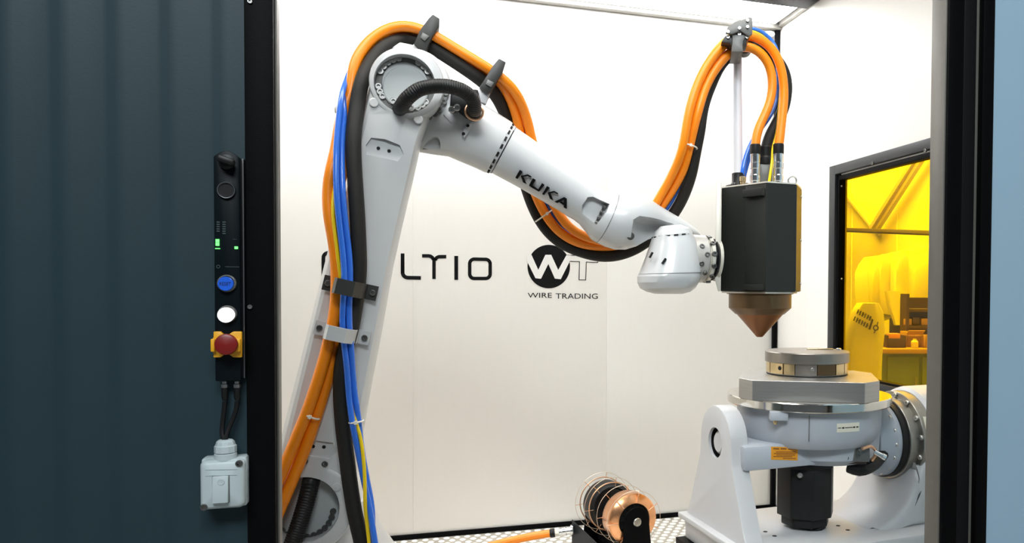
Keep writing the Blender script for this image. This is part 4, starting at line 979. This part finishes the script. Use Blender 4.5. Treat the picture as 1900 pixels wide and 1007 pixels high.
blk = obj('sensor_block', MB().box(V((cb.x, cb.y, pz(773, DP - .27))), .034 * PK, .03 * PK, .017 * PK, RH, FH, ZU, bev=.002), 'cast', PS)
obj('sensor_tip', MB().lathe(V((cb.x, cb.y, pz(773, DP - .27) - .028)) - FH * .02 - RH * .012, ZU, [(.006, 0), (.008, .004), (.008, .012)], 14), 'brass', blk)
def sticker(name, px0, px1, py0, py1, d, m, parent, rows, ink):
    c = at((px0 + px1) / 2, (py0 + py1) / 2, d); 
    return c
# stickers wrapped on the round body
def wrap_label(name, px0, px1, z0, z1, rad, m, parent, lines, cx=pp(0, 0, 0), ink='ink', off=.0012):
    def ang(px):
        r_ = ray(px, 800); d2 = V((r_.x, r_.y)); o2 = V((CAM.x - cx.x, CAM.y - cx.y)); a_ = d2.dot(d2); b_ = 2 * o2.dot(d2); c_ = o2.dot(o2) - rad * rad
        t_ = (-b_ - math.sqrt(b_ * b_ - 4 * a_ * c_)) / (2 * a_); p = o2 + d2 * t_; return math.atan2(p.y, p.x)
    a0, a1 = ang(px0), ang(px1)
    def patch(f0_, f1_, g0, g1, rr, mname, nm, par):
        n = 6; mb = MB(); vs = []; fs = []
        for i in range(n + 1):
            a = a0 + (a1 - a0) * (f0_ + (f1_ - f0_) * i / n); d = V((math.cos(a), math.sin(a), 0))
            for r2 in (rad - .002, rad + rr):
                for g in (g0, g1): vs.append(V((cx.x, cx.y, 0)) + d * r2 + V((0, 0, z0 + (z1 - z0) * g)))
        for i in range(n):
            b = i * 4; e = b + 4
            fs += [(b + 2, b + 3, e + 3, e + 2), (b + 3, b + 1, e + 1, e + 3), (b, b + 2, e + 2, e), (b + 1, b, e, e + 1)]
        fs += [(0, 1, 3, 2), (n * 4 + 2, n * 4 + 3, n * 4 + 1, n * 4)]
        return obj(nm, mb.add(vs, fs), mname, par)
    lb = patch(0, 1, 0, 1, off, m, name, parent)
    for ln in lines: patch(*ln, off + .0008, ink, 'print', lb)
    return lb
wrap_label('label', 1552.5, 1594, pz(802, DP - .26), pz(785.5, DP - .26), .292 * PK, 'ivory', PS, [(.02, .98, .48, .50), (.05, .16, .46, .54), (.22, .30, .42, .58), (.34, .66, .46, .54), (.70, .78, .42, .58), (.85, .93, .43, .57)])
def lab(px, py, d=.0012): return hit(px, py, pp(0, .17, 0) + pq * d, pq)
wl_ = obj('warning_label', MB().prism([lab(1431, 828.5), lab(1480.5, 829.5), lab(1480, 854), lab(1431, 852.5)], -pq * .0025), 'sticker', PS)
for f0_, f1_, g in ((.08, .30, .13), (.36, .58, .13), (.64, .94, .13), (.18, .94, .38), (.10, .94, .50), (.2, .9, .62), (.08, .8, .74), (.45, .94, .88)):
    x0_, x1_, y_ = 1431 + 49 * f0_, 1431 + 49 * f1_, 829 + 24 * g; hh_ = 1.4 if g < .2 else .8
    obj('print', MB().prism([lab(x0_, y_ - hh_, .0016), lab(x1_, y_ - hh_ + .3, .0016), lab(x1_, y_ + hh_ + .3, .0016), lab(x0_, y_ + hh_, .0016)], -pq * .001), 'stickerink', wl_)
# motor underneath
mo_ = at(1494, 920, DP - .02); mo_ = V((mo_.x, mo_.y, 0)); mz0, mz1 = at(1494, 966, DP - .12).z, za_ + .01
def octp(r, z, ph=.28): return [mo_ + V((math.cos(ph + i * PI / 4 + TH) * r, math.sin(ph + i * PI / 4 + TH) * r, z)) for i in range(8)]
obj('motor', MB().prism(octp(.118 * PK, mz0), V((0, 0, mz1 - mz0)), bev=.004).prism(octp(.122 * PK, mz1 - .035), V((0, 0, .03)), bev=.003).prism(octp(.100 * PK, mz0 - .035), V((0, 0, .036)), bev=.006), 'dark', PS)
obj('motor_plug', MB().tube([mo_ + V((0, 0, mz0 - .02)) - FH * .05, mo_ + V((.0, 0, mz0 - .05)) - FH * .06 + RH * .02, mo_ + V((0, 0, ZB + .016)) - FH * .05 + RH * .06], .012, 10), 'dark', PS)
inst('bolt', SCREW, at(1484, 881, DP - .128), -FH, PS)
# gearbox flanges on the tilt axis
GX = .355
gz_ = zax - .02
def gpx(s): return pp(s, 0, gz_)
obj('cradle_flange', MB().lathe(gpx(0), pa, pk((.06, GX - .10), (.135, GX - .09), (.150, GX - .03), (.158, GX - .02), (.158, GX)), 56), 'cast', PS)
obj('seal_gap', MB().lathe(gpx(0), pa, pk((.150, GX), (.165, GX + .001), (.165, GX + .028), (.15, GX + .029)), 56), 'dark', PS)
obj('reducer_ring', MB().lathe(gpx(0), pa, pk((.150, GX + .029), (.172, GX + .030), (.174, GX + .033), (.174, GX + .075), (.186, GX + .076)), 64), 'gear', PS)
rg = obj('reducer_flange', MB().lathe(gpx(0), pa, pk((.165, GX + .076), (.196, GX + .077), (.198, GX + .080), (.198, GX + .125), (.19, GX + .127)), 64), 'gear', PS)
for i in range(14):
    a = i * 2 * PI / 14 + .15; d = pq * math.cos(a) + ZU * math.sin(a)
    inst('bolt', SCREW, gpx(GX + .077) + d * .184 * PK, -pa, PS)
for i in range(16):
    a = i * 2 * PI / 16; d = pq * math.cos(a) + ZU * math.sin(a)
    inst('bolt', SCREW, gpx(GX - .02) + d * .146 * PK, -pa, PS)
obj('rating_plate', MB().box(gpx(GX + .103) + (pq * math.cos(.42) + ZU * math.sin(.42)) * .1985 * PK, .010, .030, .0012, pa, (ZU * math.cos(.42) - pq * math.sin(.42)), (pq * math.cos(.42) + ZU * math.sin(.42))), 'ivory', PS)
for a in (-1.9, -1.55):
    d = pq * math.cos(a) + ZU * math.sin(a); obj('rubber_plug', MB().lathe(gpx(GX + .053) + d * .170 * PK, d, [(.016, 0), (.016, .012), (.012, .014), (0, .014)], 16), 'dark', PS)
# bracket with bolts and hydraulic bits
bk = obj('stop_bracket', MB().box(at(1588, 843, DP - .16), .047, .012, .024, RH, FH, ZU, bev=.003), 'mgrey', PS)
for p in ((1567, 838), (1570, 849), (1592, 838), (1592, 844)): inst('bolt', SCREW_D, at(*p, DP - .172), -FH, PS)
obj('bracket_shim', MB().box(at(1583, 846, DP - .15), .047, .006, .027, RH, FH, ZU), 'bin', PS)
obj('drain_hose', MB().tube([at(1575, 866, DP - .1), at(1595, 872, DP - .12), at(1620, 862, DP - .08), at(1640, 840, DP + .02)], .022, 10), 'dark', PS)
obj('red_cable', MB().tube([at(1600, 832, DP - .2), at(1615, 828, DP - .18), at(1626, 840, DP - .14), at(1618, 854, DP - .12)], .006, 8), 'copperwire', PS)
obj('fitting', MB().lathe(at(1622, 838, DP - .16), RH - ZU * .5, [(.009, 0), (.009, .03), (.011, .031), (.011, .045)], 14), 'chrome', PS)
# gear housing and column
obj('drive_housing', MB().lathe(gpx(0), pa, pk((.20, GX + .127), (.212, GX + .14), (.216, GX + .16), (.216, GX + .30), (.19, GX + .33)), 64), 'robot_lite', PS)
def cp(s, z): return pp(s, -.20, z)
cs = .415
pts = [cp(cs - .26, ZB - .005), cp(cs - .18, ZB + .012), cp(cs - .11, ZB + .04), cp(cs - .055, ZB + .09), cp(cs - .02, ZB + .15), cp(cs, ZB + .22), cp(cs + .005, gz_ - .1), cp(cs + .07, gz_), cp(cs + .28, gz_), cp(cs + .29, ZB - .005)]
obj('column', MB().prism(pts, pq * .40 * PK, bev=.03, seg=4), 'robot_lite', PS)
lb = at(1706, 905, 3.12)
obj('column_label', MB().box(pp(cs + .235, .2015, at(1700, 905, DP).z), .027, .0012, .040, pa, pq, ZU), 'white', PS)

# things clamped on the turntable
PR = math.radians(-8)
ou = RH * math.cos(PR) + FH * math.sin(PR); ov = RH * math.sin(PR) - FH * math.cos(PR)
oc = pp(0, 0, zt2 + .0005) - FH * .045 - RH * .012 
f_ = at(1393, 745, DP - .26)
oh = .0775 * PK; hwx, hwy, ch_ = .268 * PK, .228 * PK, .062 * PK
def op(u, v): return oc + ou * u + ov * v
P8 = [op(-hwx + ch_ * .9, hwy), op(hwx - ch_, hwy), op(hwx, hwy - ch_ * 1.3), op(hwx, -hwy + ch_ * 1.3), op(hwx - ch_, -hwy), op(-hwx + ch_, -hwy), op(-hwx, -hwy + ch_ * 1.3), op(-hwx, hwy - ch_ * 1.3)]
single('octagonal_plate', MB().prism(P8, V((0, 0, oh)), bev=.0012, seg=1), 'platesteel', 'thick octagonal ground steel plate lying on the round turntable', 'steel plate', sharp=14)
zo = oc.z + oh + .0005
dc = at(1497, 690, DP + .02); dc = V((dc.x, dc.y, zo))
t = thing('jaw_ring', 'low round brass chuck ring under the turned steel disc', 'chuck', dc)
rj = .168 * PK
obj('base_ring', MB().lathe(dc, ZU, [(rj - .006, 0), (rj - .001, .003), (rj - .001, .006), (rj - .01, .007)], 64), 'bolt', t)
obj('core', MB().lathe(dc, ZU, [(rj - .012, .005), (rj - .012, .0445)], 64), 'bolt', t)
segs = [(0, 26, 'brass'), (28, 44, 'brass'), (45, 74, 'discsteel'), (75, 102, 'bronze'), (104, 122, 'brass'), (124, 150, 'brass'), (152, 178, 'discsteel'), (180, 206, 'bronze'), (208, 234, 'brass'), (236, 262, 'discsteel'), (264, 290, 'brass'), (292, 326, 'bronze'), (328, 358, 'brass')]
for a0, a1, m in segs:
    mb = MB(); rings = []
    for i in range(7):
        a = math.radians(-160 + a0 + (a1 - a0) * i / 6); d = RH * math.cos(a) + FH * math.sin(a)
        rings.append([dc + d * (rj - .03) + V((0, 0, .0065)), dc + d * rj + V((0, 0, .0065)), dc + d * rj + V((0, 0, .0445)), dc + d * (rj - .03) + V((0, 0, .0445))])
    obj('jaw', mb.rings(rings), m, t)
for a, m in ((-139, HOLE), (-92, SCREW_S)):
    d = RH * math.cos(math.radians(a)) + FH * math.sin(math.radians(a)); o = inst('set_screw', m, dc + d * rj + V((0, 0, .028)), d, t); o.scale = (1.5, 1.5, 1)
zd = dc + V((0, 0, .045))
single('steel_disc', MB().lathe(zd, ZU, pr_((.170, 0), (.1735, .002), (.1735, .037), (.171, .040), (0, .040)), 80), 'discsteel', 'round turned steel disc topping the stack on the positioner', 'steel disc')
single('brass_shim', MB().box(zd + V((0, 0, .0425)) + RH * .06 + FH * .06, .05, .008, .002, RH, FH, ZU, bev=.0008), 'brass', 'small flat brass strip on top of the steel disc', 'strip')
single('set_bolt', MB().lathe(zd + V((0, 0, .0405)) + RH * .125 + FH * .03, ZU, [(.010, 0), (.010, .006), (.006, .008), (0, .008)], 16), 'chrome', 'small bright bolt head on the right rim of the steel disc', 'bolt')

# ================================================================== WIRE SPOOLS
DS = 4.2; SK = DS / 3.2
sax = (RH * .46 - FH * .88).normalized()          # spool axle, pointing to the viewer
s0 = at(1172, 962, DS); sm = DS / FPX
sfl = V((s0.x, s0.y, 0))
ST = thing('spool_stand', 'black sheet metal stand carrying the two copper wire spools', 'stand', sfl)
sside = ZU.cross(sax).normalized()
def stp(off, u, z): return sfl + sax * (off * SK) + sside * (u * SK) + V((0, 0, z))
zc2 = s0.z
def standplate(off):
    pts = [stp(off, -.075, 0.001), stp(off, -.052, zc2)]
    for i in range(11):
        a = PI - PI * i / 10; pts.append(stp(off, .052 * math.cos(a), zc2 + .008 + .052 * SK * math.sin(a)))
    pts += [stp(off, .052, zc2), stp(off, .075, 0.001)]
    return MB().prism(pts, sax * .008, bev=.001)
obj('side_plate', standplate(.045), 'black', ST)
obj('side_plate', standplate(-.355), 'black', ST)
obj('cross_plate', MB().box(stp(-.155, 0, .06), .006, .197 * SK, .056, sside, sax, ZU), 'black', ST)
obj('axle', MB().lathe(stp(-.36, 0, zc2), sax, [(.012, 0), (.012, .42 * SK)], 20), 'steel', ST)
obj('axle_cap', MB().lathe(stp(.053, 0, zc2), sax, [(.0225, 0), (.0225, .004), (.019, .008), (0, .009)], 24), 'steel', ST)
obj('base_plate', MB().box(stp(-.145, -.0, .004), .11 * SK, .235 * SK, .003, sside, sax, ZU), 'black', ST)
def spool(off, label, full):
    c = stp(off, 0, zc2)
    t = thing('wire_spool', label, 'wire spool', c - V((0, 0, .12 * SK)), 'copper wire spools')
    def sk(*pr): return [(r_ * SK, h_ * SK) for r_, h_ in pr]
    Rw, Rh, Rr = (.103, .066, .116) if full else (.097, .080, .122)
    obj('wire_winding', MB().lathe(c, sax, sk((Rh, .016), (Rh + .002, .017), (Rw - .012, .010), (Rw, .0), (Rw, -.066), (Rw - .010, -.085), (Rh, -.085), (Rh, .016)), 72, caps=False), 'copper' if full else 'dark', t)
    obj('hub', MB().lathe(c, sax, sk((.012, .010), (Rh - .006, .006), (Rh + .0005, .015), (Rh + .0005, -.087), (.012, -.087), (.012, .010)), 48, caps=False), 'dark', t)
    for s_ in (.012, -.092):
        obj('rim', MB().torus(c + sax * SK * s_, sax, Rr * SK, .0014, 64, 6), 'palewire', t)
        if not full:
            obj('inner_rim', MB().torus(c + sax * SK * s_, sax, (Rw + .004) * SK, .0034, 64, 8), 'copperwire', t)
        for k in range(7):
            a = k * 2 * PI / 7 + .5; d = sside * math.cos(a) + ZU * math.sin(a)
            obj('spoke', MB().tube([c + (sax * (s_ + (.0 if s_ < 0 else .005)) + d * (Rh + .004)) * SK, c + (sax * (s_ + (.0 if s_ < 0 else .004)) + d * (Rw + .002)) * SK, c + (sax * s_ + d * Rr) * SK], .0026 if full and s_ > 0 else .0018, 6, smooth=False), 'copperwire', t)
    for k in range(12):
        a = k * 2 * PI / 12; d = sside * math.cos(a) + ZU * math.sin(a); e = sside * -math.sin(a) + ZU * math.cos(a)
        obj('hub_rib', MB().box(c + (d * .042 + sax * .010) * SK, .018 * SK, .003, .004, d, e, sax), 'dark', t)
    return t
spool(0.010, 'full copper wire spool facing the viewer at the front of the black stand', True)
spool(-.215, 'nearly empty black wire spool behind the full copper one', False)
# gland plate with hose
gp = at(1046, 978, DS - .05)
pts3 = [at(1061, 964, 4.30), at(1112, 1012, 4.14), at(1114, 1060, 4.14), at(1061, 1040, 4.30)]
t = thing('gland_plate', 'dark grey slanted sheet plate with a hose connector left of the spools', 'bracket', V((pts3[3].x, pts3[3].y, 0)))
obj('plate', MB().prism([p if i < 2 else V((p.x, p.y, .001)) for i, p in enumerate(pts3)], (FH * .8 + RH * .3) * .006), 'frame', t)
gA = at(1064, 983, 4.28); gB = at(1022, 989, 4.27); gd = (gB - gA).normalized()
obj('gland', MB().lathe(gA, gd, [(r_ * SK, h_ * SK) for r_, h_ in ((.020, 0), (.022, .004), (.022, .010), (.016, .012), (.016, .028), (.018, .030), (.018, .044), (.015, .046), (.015, .058))], 24), 'chrome', t)
obj('gland_nut', MB().lathe(gA, gd, [(r_ * SK, h_ * SK) for r_, h_ in ((.017, .058), (.0175, .060), (.0175, .074), (.015, .075))], 8), 'cream', t)
obj('gland_sleeve', MB().lathe(gA, gd, [(r_ * SK, h_ * SK) for r_, h_ in ((.0165, .075), (.0175, .077), (.0175, .092), (.015, .096))], 20), 'dark', t)
hp0 = gA + gd * .12
single('orange_hose', MB().tube([hp0, at(1005, 991.5, 4.265), at(980, 996, 4.255), at(950, 1002.5, 4.245), at(915, 1011, 4.23), at(870, 1026, 4.2), at(800, 1055, 4.13), V((*at(720, 1075, 4.05).xy, .0215)), V((*at(600, 1085, 3.95).xy, .0215))], .0205, 12), 'orange', 'orange hose lying over the tread plate towards the wire spools', 'hose')

# white oval lamp in the far corner
c = hx(1429, 63, XR - .03)
t = thing('oval_lamp', 'small white oval lamp in the upper far corner behind the mast', 'lamp', c)
c = hy(1428, 63, YW - .03)
me_ = MB().lathe(c, V((0, -1, 0)), [(.040, -.03), (.040, 0), (.034, .012), (.018, .018), (0, .019)], 28)
for v in me_.v: v.x = c.x + (v.x - c.x) * .95; v.z = c.z + (v.z - c.z) * .48
t.location = c; BASE[t] = c.copy()
obj('lens', me_, 'white', t)

# ================================================================== CONTROL UNIT ON THE DARK PANEL
YU = YF - .0005
def fu(px, py, d=0.0): return hy(px, py, YU - d)
um = (fu(421, 500) - fu(420, 500)).length
DU = .035
ub = fu(420, 706)
U = thing('control_unit', 'slim black door control unit with lit buttons on the dark corrugated panel', 'control unit', ub)
tl, br_ = fu(396, 290, DU), fu(447, 706, DU)
pts = [V((tl.x, YU - DU, br_.z)), V((br_.x, YU - DU, br_.z)), V((br_.x, YU - DU, tl.z))]
for i in range(1, 8):
    f = i / 8; pts.append(V((br_.x + (tl.x - br_.x) * f, YU - DU, tl.z + .012 * math.sin(PI * f))))
pts.append(V((tl.x, YU - DU, tl.z)))
obj('housing', MB().prism(pts, V((0, DU, 0)), bev=.002), 'unit', U)
pw0, pw1 = fu(448, 295, .01), fu(457, 700, .01)
obj('mounting_rail', MB().b2((pw0.x, YU - .016, pw1.z), (pw1.x - .001, YU, pw0.z), bev=.001), 'frame', U)
obj('rail_edge', MB().b2((pw1.x - .0025, YU - .018, pw1.z), (pw1.x - .001, YU - .016, pw0.z)), 'steel', U)
fn = V((0, -1, 0))
def fl_(px, py): return fu(px, py, DU)
def turned(name, px, py, prof, m, parent=U, n=32, d=0, label=None): return obj(name, MB().lathe(fl_(px, py) + fn * d, fn, [(r * um, h) for r, h in prof], n), m, parent, label)
# turn knob handle at the top, key ring
kn = turned('knob', 421, 301, [(15, 0), (15, .006), (9, .008), (9, .022), (0, .022)], 'dark')
obj('knob_grip', MB().box(fl_(424, 301) + fn * .02, 16 * um, 7 * um, .010, (V((1, 0, -.35))).normalized(), (V((.35, 0, 1))).normalized(), fn, bev=.004), 'dark', kn)
turned('key_ring', 420.5, 353, [(14.8, .0005), (17, .0005), (17.4, .003), (16.4, .006), (15.2, .0058), (13.2, .002)], 'chrome', n=40)
turned('key_hole', 420.5, 353, [(13.4, .0002), (13.4, .0022), (0, .0022)], 'hole')
# LEDs and print
for px, py, hw2, hh2 in ((403.7, 446.5, 3.2, 3.2), (403.7, 453, 3.2, 3.2), (438.5, 459.5, 3.0, 2.6), (404, 461, 4.2, .9)):
    obj('led', MB().box(fl_(px, py) + fn * .0008, hw2 * um, hh2 * um, .0012, V((1, 0, 0)), ZU, fn), 'green', U)
mb = MB()
for i in range(6):
    for (px, w_) in ((405, 2.8), (416, 3.0)):
        if px == 405 and i > 4: continue
        c = fl_(px, 412 + i * 4.2); mb.box(c + fn * .0005, w_ * um, 1.3 * um, .0006, V((1, 0, 0)), ZU, fn)
mb.box(fl_(436, 444) + fn * .0005, 3.4 * um, .5 * um, .0006, V((1, 0, 0)), ZU, fn)
mb.box(fl_(431, 495) + fn * .0005, 13 * um, .7 * um, .0006, V((1, 0, 0)), ZU, fn)
mb.torus(fl_(405, 494.5), fn, 3 * um, .9 * um, 16, 6)
obj('print', mb, 'unitprint', U)
# buttons
b1 = turned('button_bezel', 421.5, 525.5, [(17.5, 0), (17.5, .006), (16, .008), (14.8, .008), (14.8, .002)], 'mgrey')
turned('button', 420.7, 526.5, [(14.6, .002), (14.6, .010), (13.5, .0115), (0, .0115)], 'bluebtn', b1)
A = fl_(410, 529.5) + fn * .0112; B = fl_(431, 529.5) + fn * .0112; C = fl_(410, 523) + fn * .0112
obj('lettering', text_mesh('RESET', A + fn * .0, V((1, 0, 0)), ZU, (B - A).x, (C - A).z, 'btnink', depth=.0008, bold=.01), 'btnink', b1)
b2_ = turned('button_bezel', 422.5, 582, [(17.5, 0), (17.5, .006), (16.5, .008), (15.4, .008), (15.4, .002)], 'mgrey')
turned('lit_button', 421, 584, [(15.2, .002), (15.2, .010), (14, .0115), (0, .0115)], 'whitelamp', b2_)
# emergency stop
gpts = [(396, 615), (409, 615), (414, 620), (425, 620), (432, 615), (448, 615), (448, 663), (433, 663), (426, 658), (414, 658), (409, 663), (396, 663), (396, 655), (392, 652), (392, 630), (396, 626)]
gd_ = obj('guard', MB().prism([fu(*p, DU + .010) for p in gpts], V((0, .0095, 0)), bev=.0012), 'estop', U)
for x0_, x1_ in ((392, 400), (437, 447)):
    a_, b_ = fu(x0_, 628, DU + .012), fu(x1_, 652, DU + .012)
    obj('guard_ear', MB().b2((a_.x, YU - DU - .020, b_.z), (b_.x, YU - DU - .0102, a_.z), bev=.002), 'estop', gd_)
turned('mushroom', 425.5, 637, [(12, .010), (12, .018), (20.5, .022), (21.5, .026), (20, .032), (15, .034), (0, .035)], 'red', n=40)
# connectors under the unit and their leads
for px, nm in ((417, 0), (440, 1)):
    c = fu(px, 707, DU * .5)
    obj('connector', MB().lathe(c, -ZU, [(5.5 * um, 0), (5.5 * um, 5 * um), (7.5 * um, 6 * um), (7.5 * um, 13 * um), (6 * um, 14 * um)], 8), 'steel', U)
    obj('connector_sleeve', MB().lathe(c, -ZU, [(6.2 * um, 14 * um), (6.2 * um, 34 * um), (4 * um, 40 * um)], 14), 'dark', U)
def lead(pts, label): single('black_lead', MB().tube([fu(*p) for p in pts], .0042, 8, step=.008), 'dark', label, 'cable')
lead([(417, 745, .0175), (416, 760, .018), (413, 785, .02), (412, 805, .025), (415, 816, .03), (416, 824, .032)], 'left black lead from the control unit down to the grey switch box')
lead([(440, 745, .0175), (438, 760, .018), (430, 782, .02), (422, 802, .025), (419, 814, .03), (418.5, 824, .032)], 'right black lead from the control unit down to the grey switch box')

# ================================================================== SWITCH BOX
DX = .055
sb0, sb1 = fu(370, 948, DX), fu(452, 852, DX)
cB = V(((sb0.x + sb1.x) / 2, YU, sb0.z))
X_ = thing('switch_box', 'light grey plastic rocker switch box with cable gland below the control unit', 'switch', cB)
cx_, cz_ = (sb0.x + sb1.x) / 2, (sb0.z + sb1.z) / 2; hwx_, hwz_ = (sb1.x - sb0.x) / 2, (sb1.z - sb0.z) / 2
obj('base', MB().box((cx_, YU - .018, cz_), hwx_ + .001, .0175, hwz_ + .001, bev=.004), 'switch', X_)
def rr(hw, hh, r, y_, n=6):
    out = []
    for qx, qz, a0 in ((1, 1, 0), (-1, 1, 90), (-1, -1, 180), (1, -1, 270)):
        for i in range(n + 1):
            a = math.radians(a0 + 90 * i / n); out.append(V((cx_ + qx * (hw - r) + r * math.cos(a), y_, cz_ + qz * (hh - r) + r * math.sin(a))))
    return out
rg_ = [rr(hwx_, hwz_, .010, YU - .0355), rr(hwx_, hwz_, .010, YU - .046), rr(hwx_ - .0022, hwz_ - .0022, .010, YU - .0515), rr(hwx_ - .0065, hwz_ - .0065, .008, YU - DX), rr(.001, .001, .0005, YU - DX)]
lid = obj('lid', MB().rings(rg_), 'switch', X_, sharp=40)
def fx(px, py, d=DX): return fu(px, py, d)
ra_, rb_ = fx(394, 934), fx(426, 880)
obj('rocker_frame', MB().b2((ra_.x, YU - DX - .001, ra_.z), (rb_.x, YU - DX + .004, rb_.z), bev=.0008), 'mgrey', lid)
rx, rz = (ra_.x + rb_.x) / 2, (ra_.z + rb_.z) / 2
tl_ = V((0, -1, .10)).normalized()
obj('rocker', MB().box((rx, YU - DX - .003, rz), (rb_.x - ra_.x) / 2 - .0013, .005, (rb_.z - ra_.z) / 2 - .0013, V((1, 0, 0)), tl_, V((1, 0, 0)).cross(tl_), bev=.0015), 'switch', X_)
for py in (894, 921): obj('rocker_dimple', MB().lathe(fx(410, py, DX + .0075), fn, [(.006, 0), (.0055, .0008), (.0045, .0006), (0, .0002)], 20), 'switch', X_)
for px, py in ((444, 859), (379, 940)):
    obj('lid_screw', MB().lathe(fx(px, py, DX - .003), fn, [(.0062, 0), (.0062, .0042), (.005, .0046), (.0035, .0046), (.0035, .003), (0, .003)], 18), 'bolt', X_)
for py in (871, 882):
    a_, b_ = fx(381, py), fx(440, py - (1 if py == 871 else 2)); obj('lid_line', MB().box((a_ + b_) / 2 + fn * .0004, (b_ - a_).length / 2, .0006, .0006, (b_ - a_).normalized(), V((0, 1, 0)), ZU), 'switch', X_)
gc = fu(418.5, 843, .034); gc.z = cz_ + hwz_
gmm = um * 1.12
obj('gland_base', MB().lathe(gc, ZU, [(18.5 * gmm, -.002), (18.5 * gmm, 9 * gmm), (17 * gmm, 10 * gmm)], 32), 'switch', X_)
gn = obj('gland_nut', MB().lathe(gc, ZU, [(18 * gmm, 11 * gmm), (18.5 * gmm, 11.5 * gmm), (18.5 * gmm, 23 * gmm), (16.5 * gmm, 25 * gmm), (15 * gmm, 31 * gmm), (12 * gmm, 34 * gmm), (7 * gmm, 35 * gmm), (6 * gmm, 33 * gmm)], 10), 'switch', X_)
obj('gland_gap', MB().lathe(gc, ZU, [(16 * gmm, 9.5 * gmm), (16 * gmm, 11.5 * gmm)], 24), 'hole', X_)
bpy.context.view_layer.update()
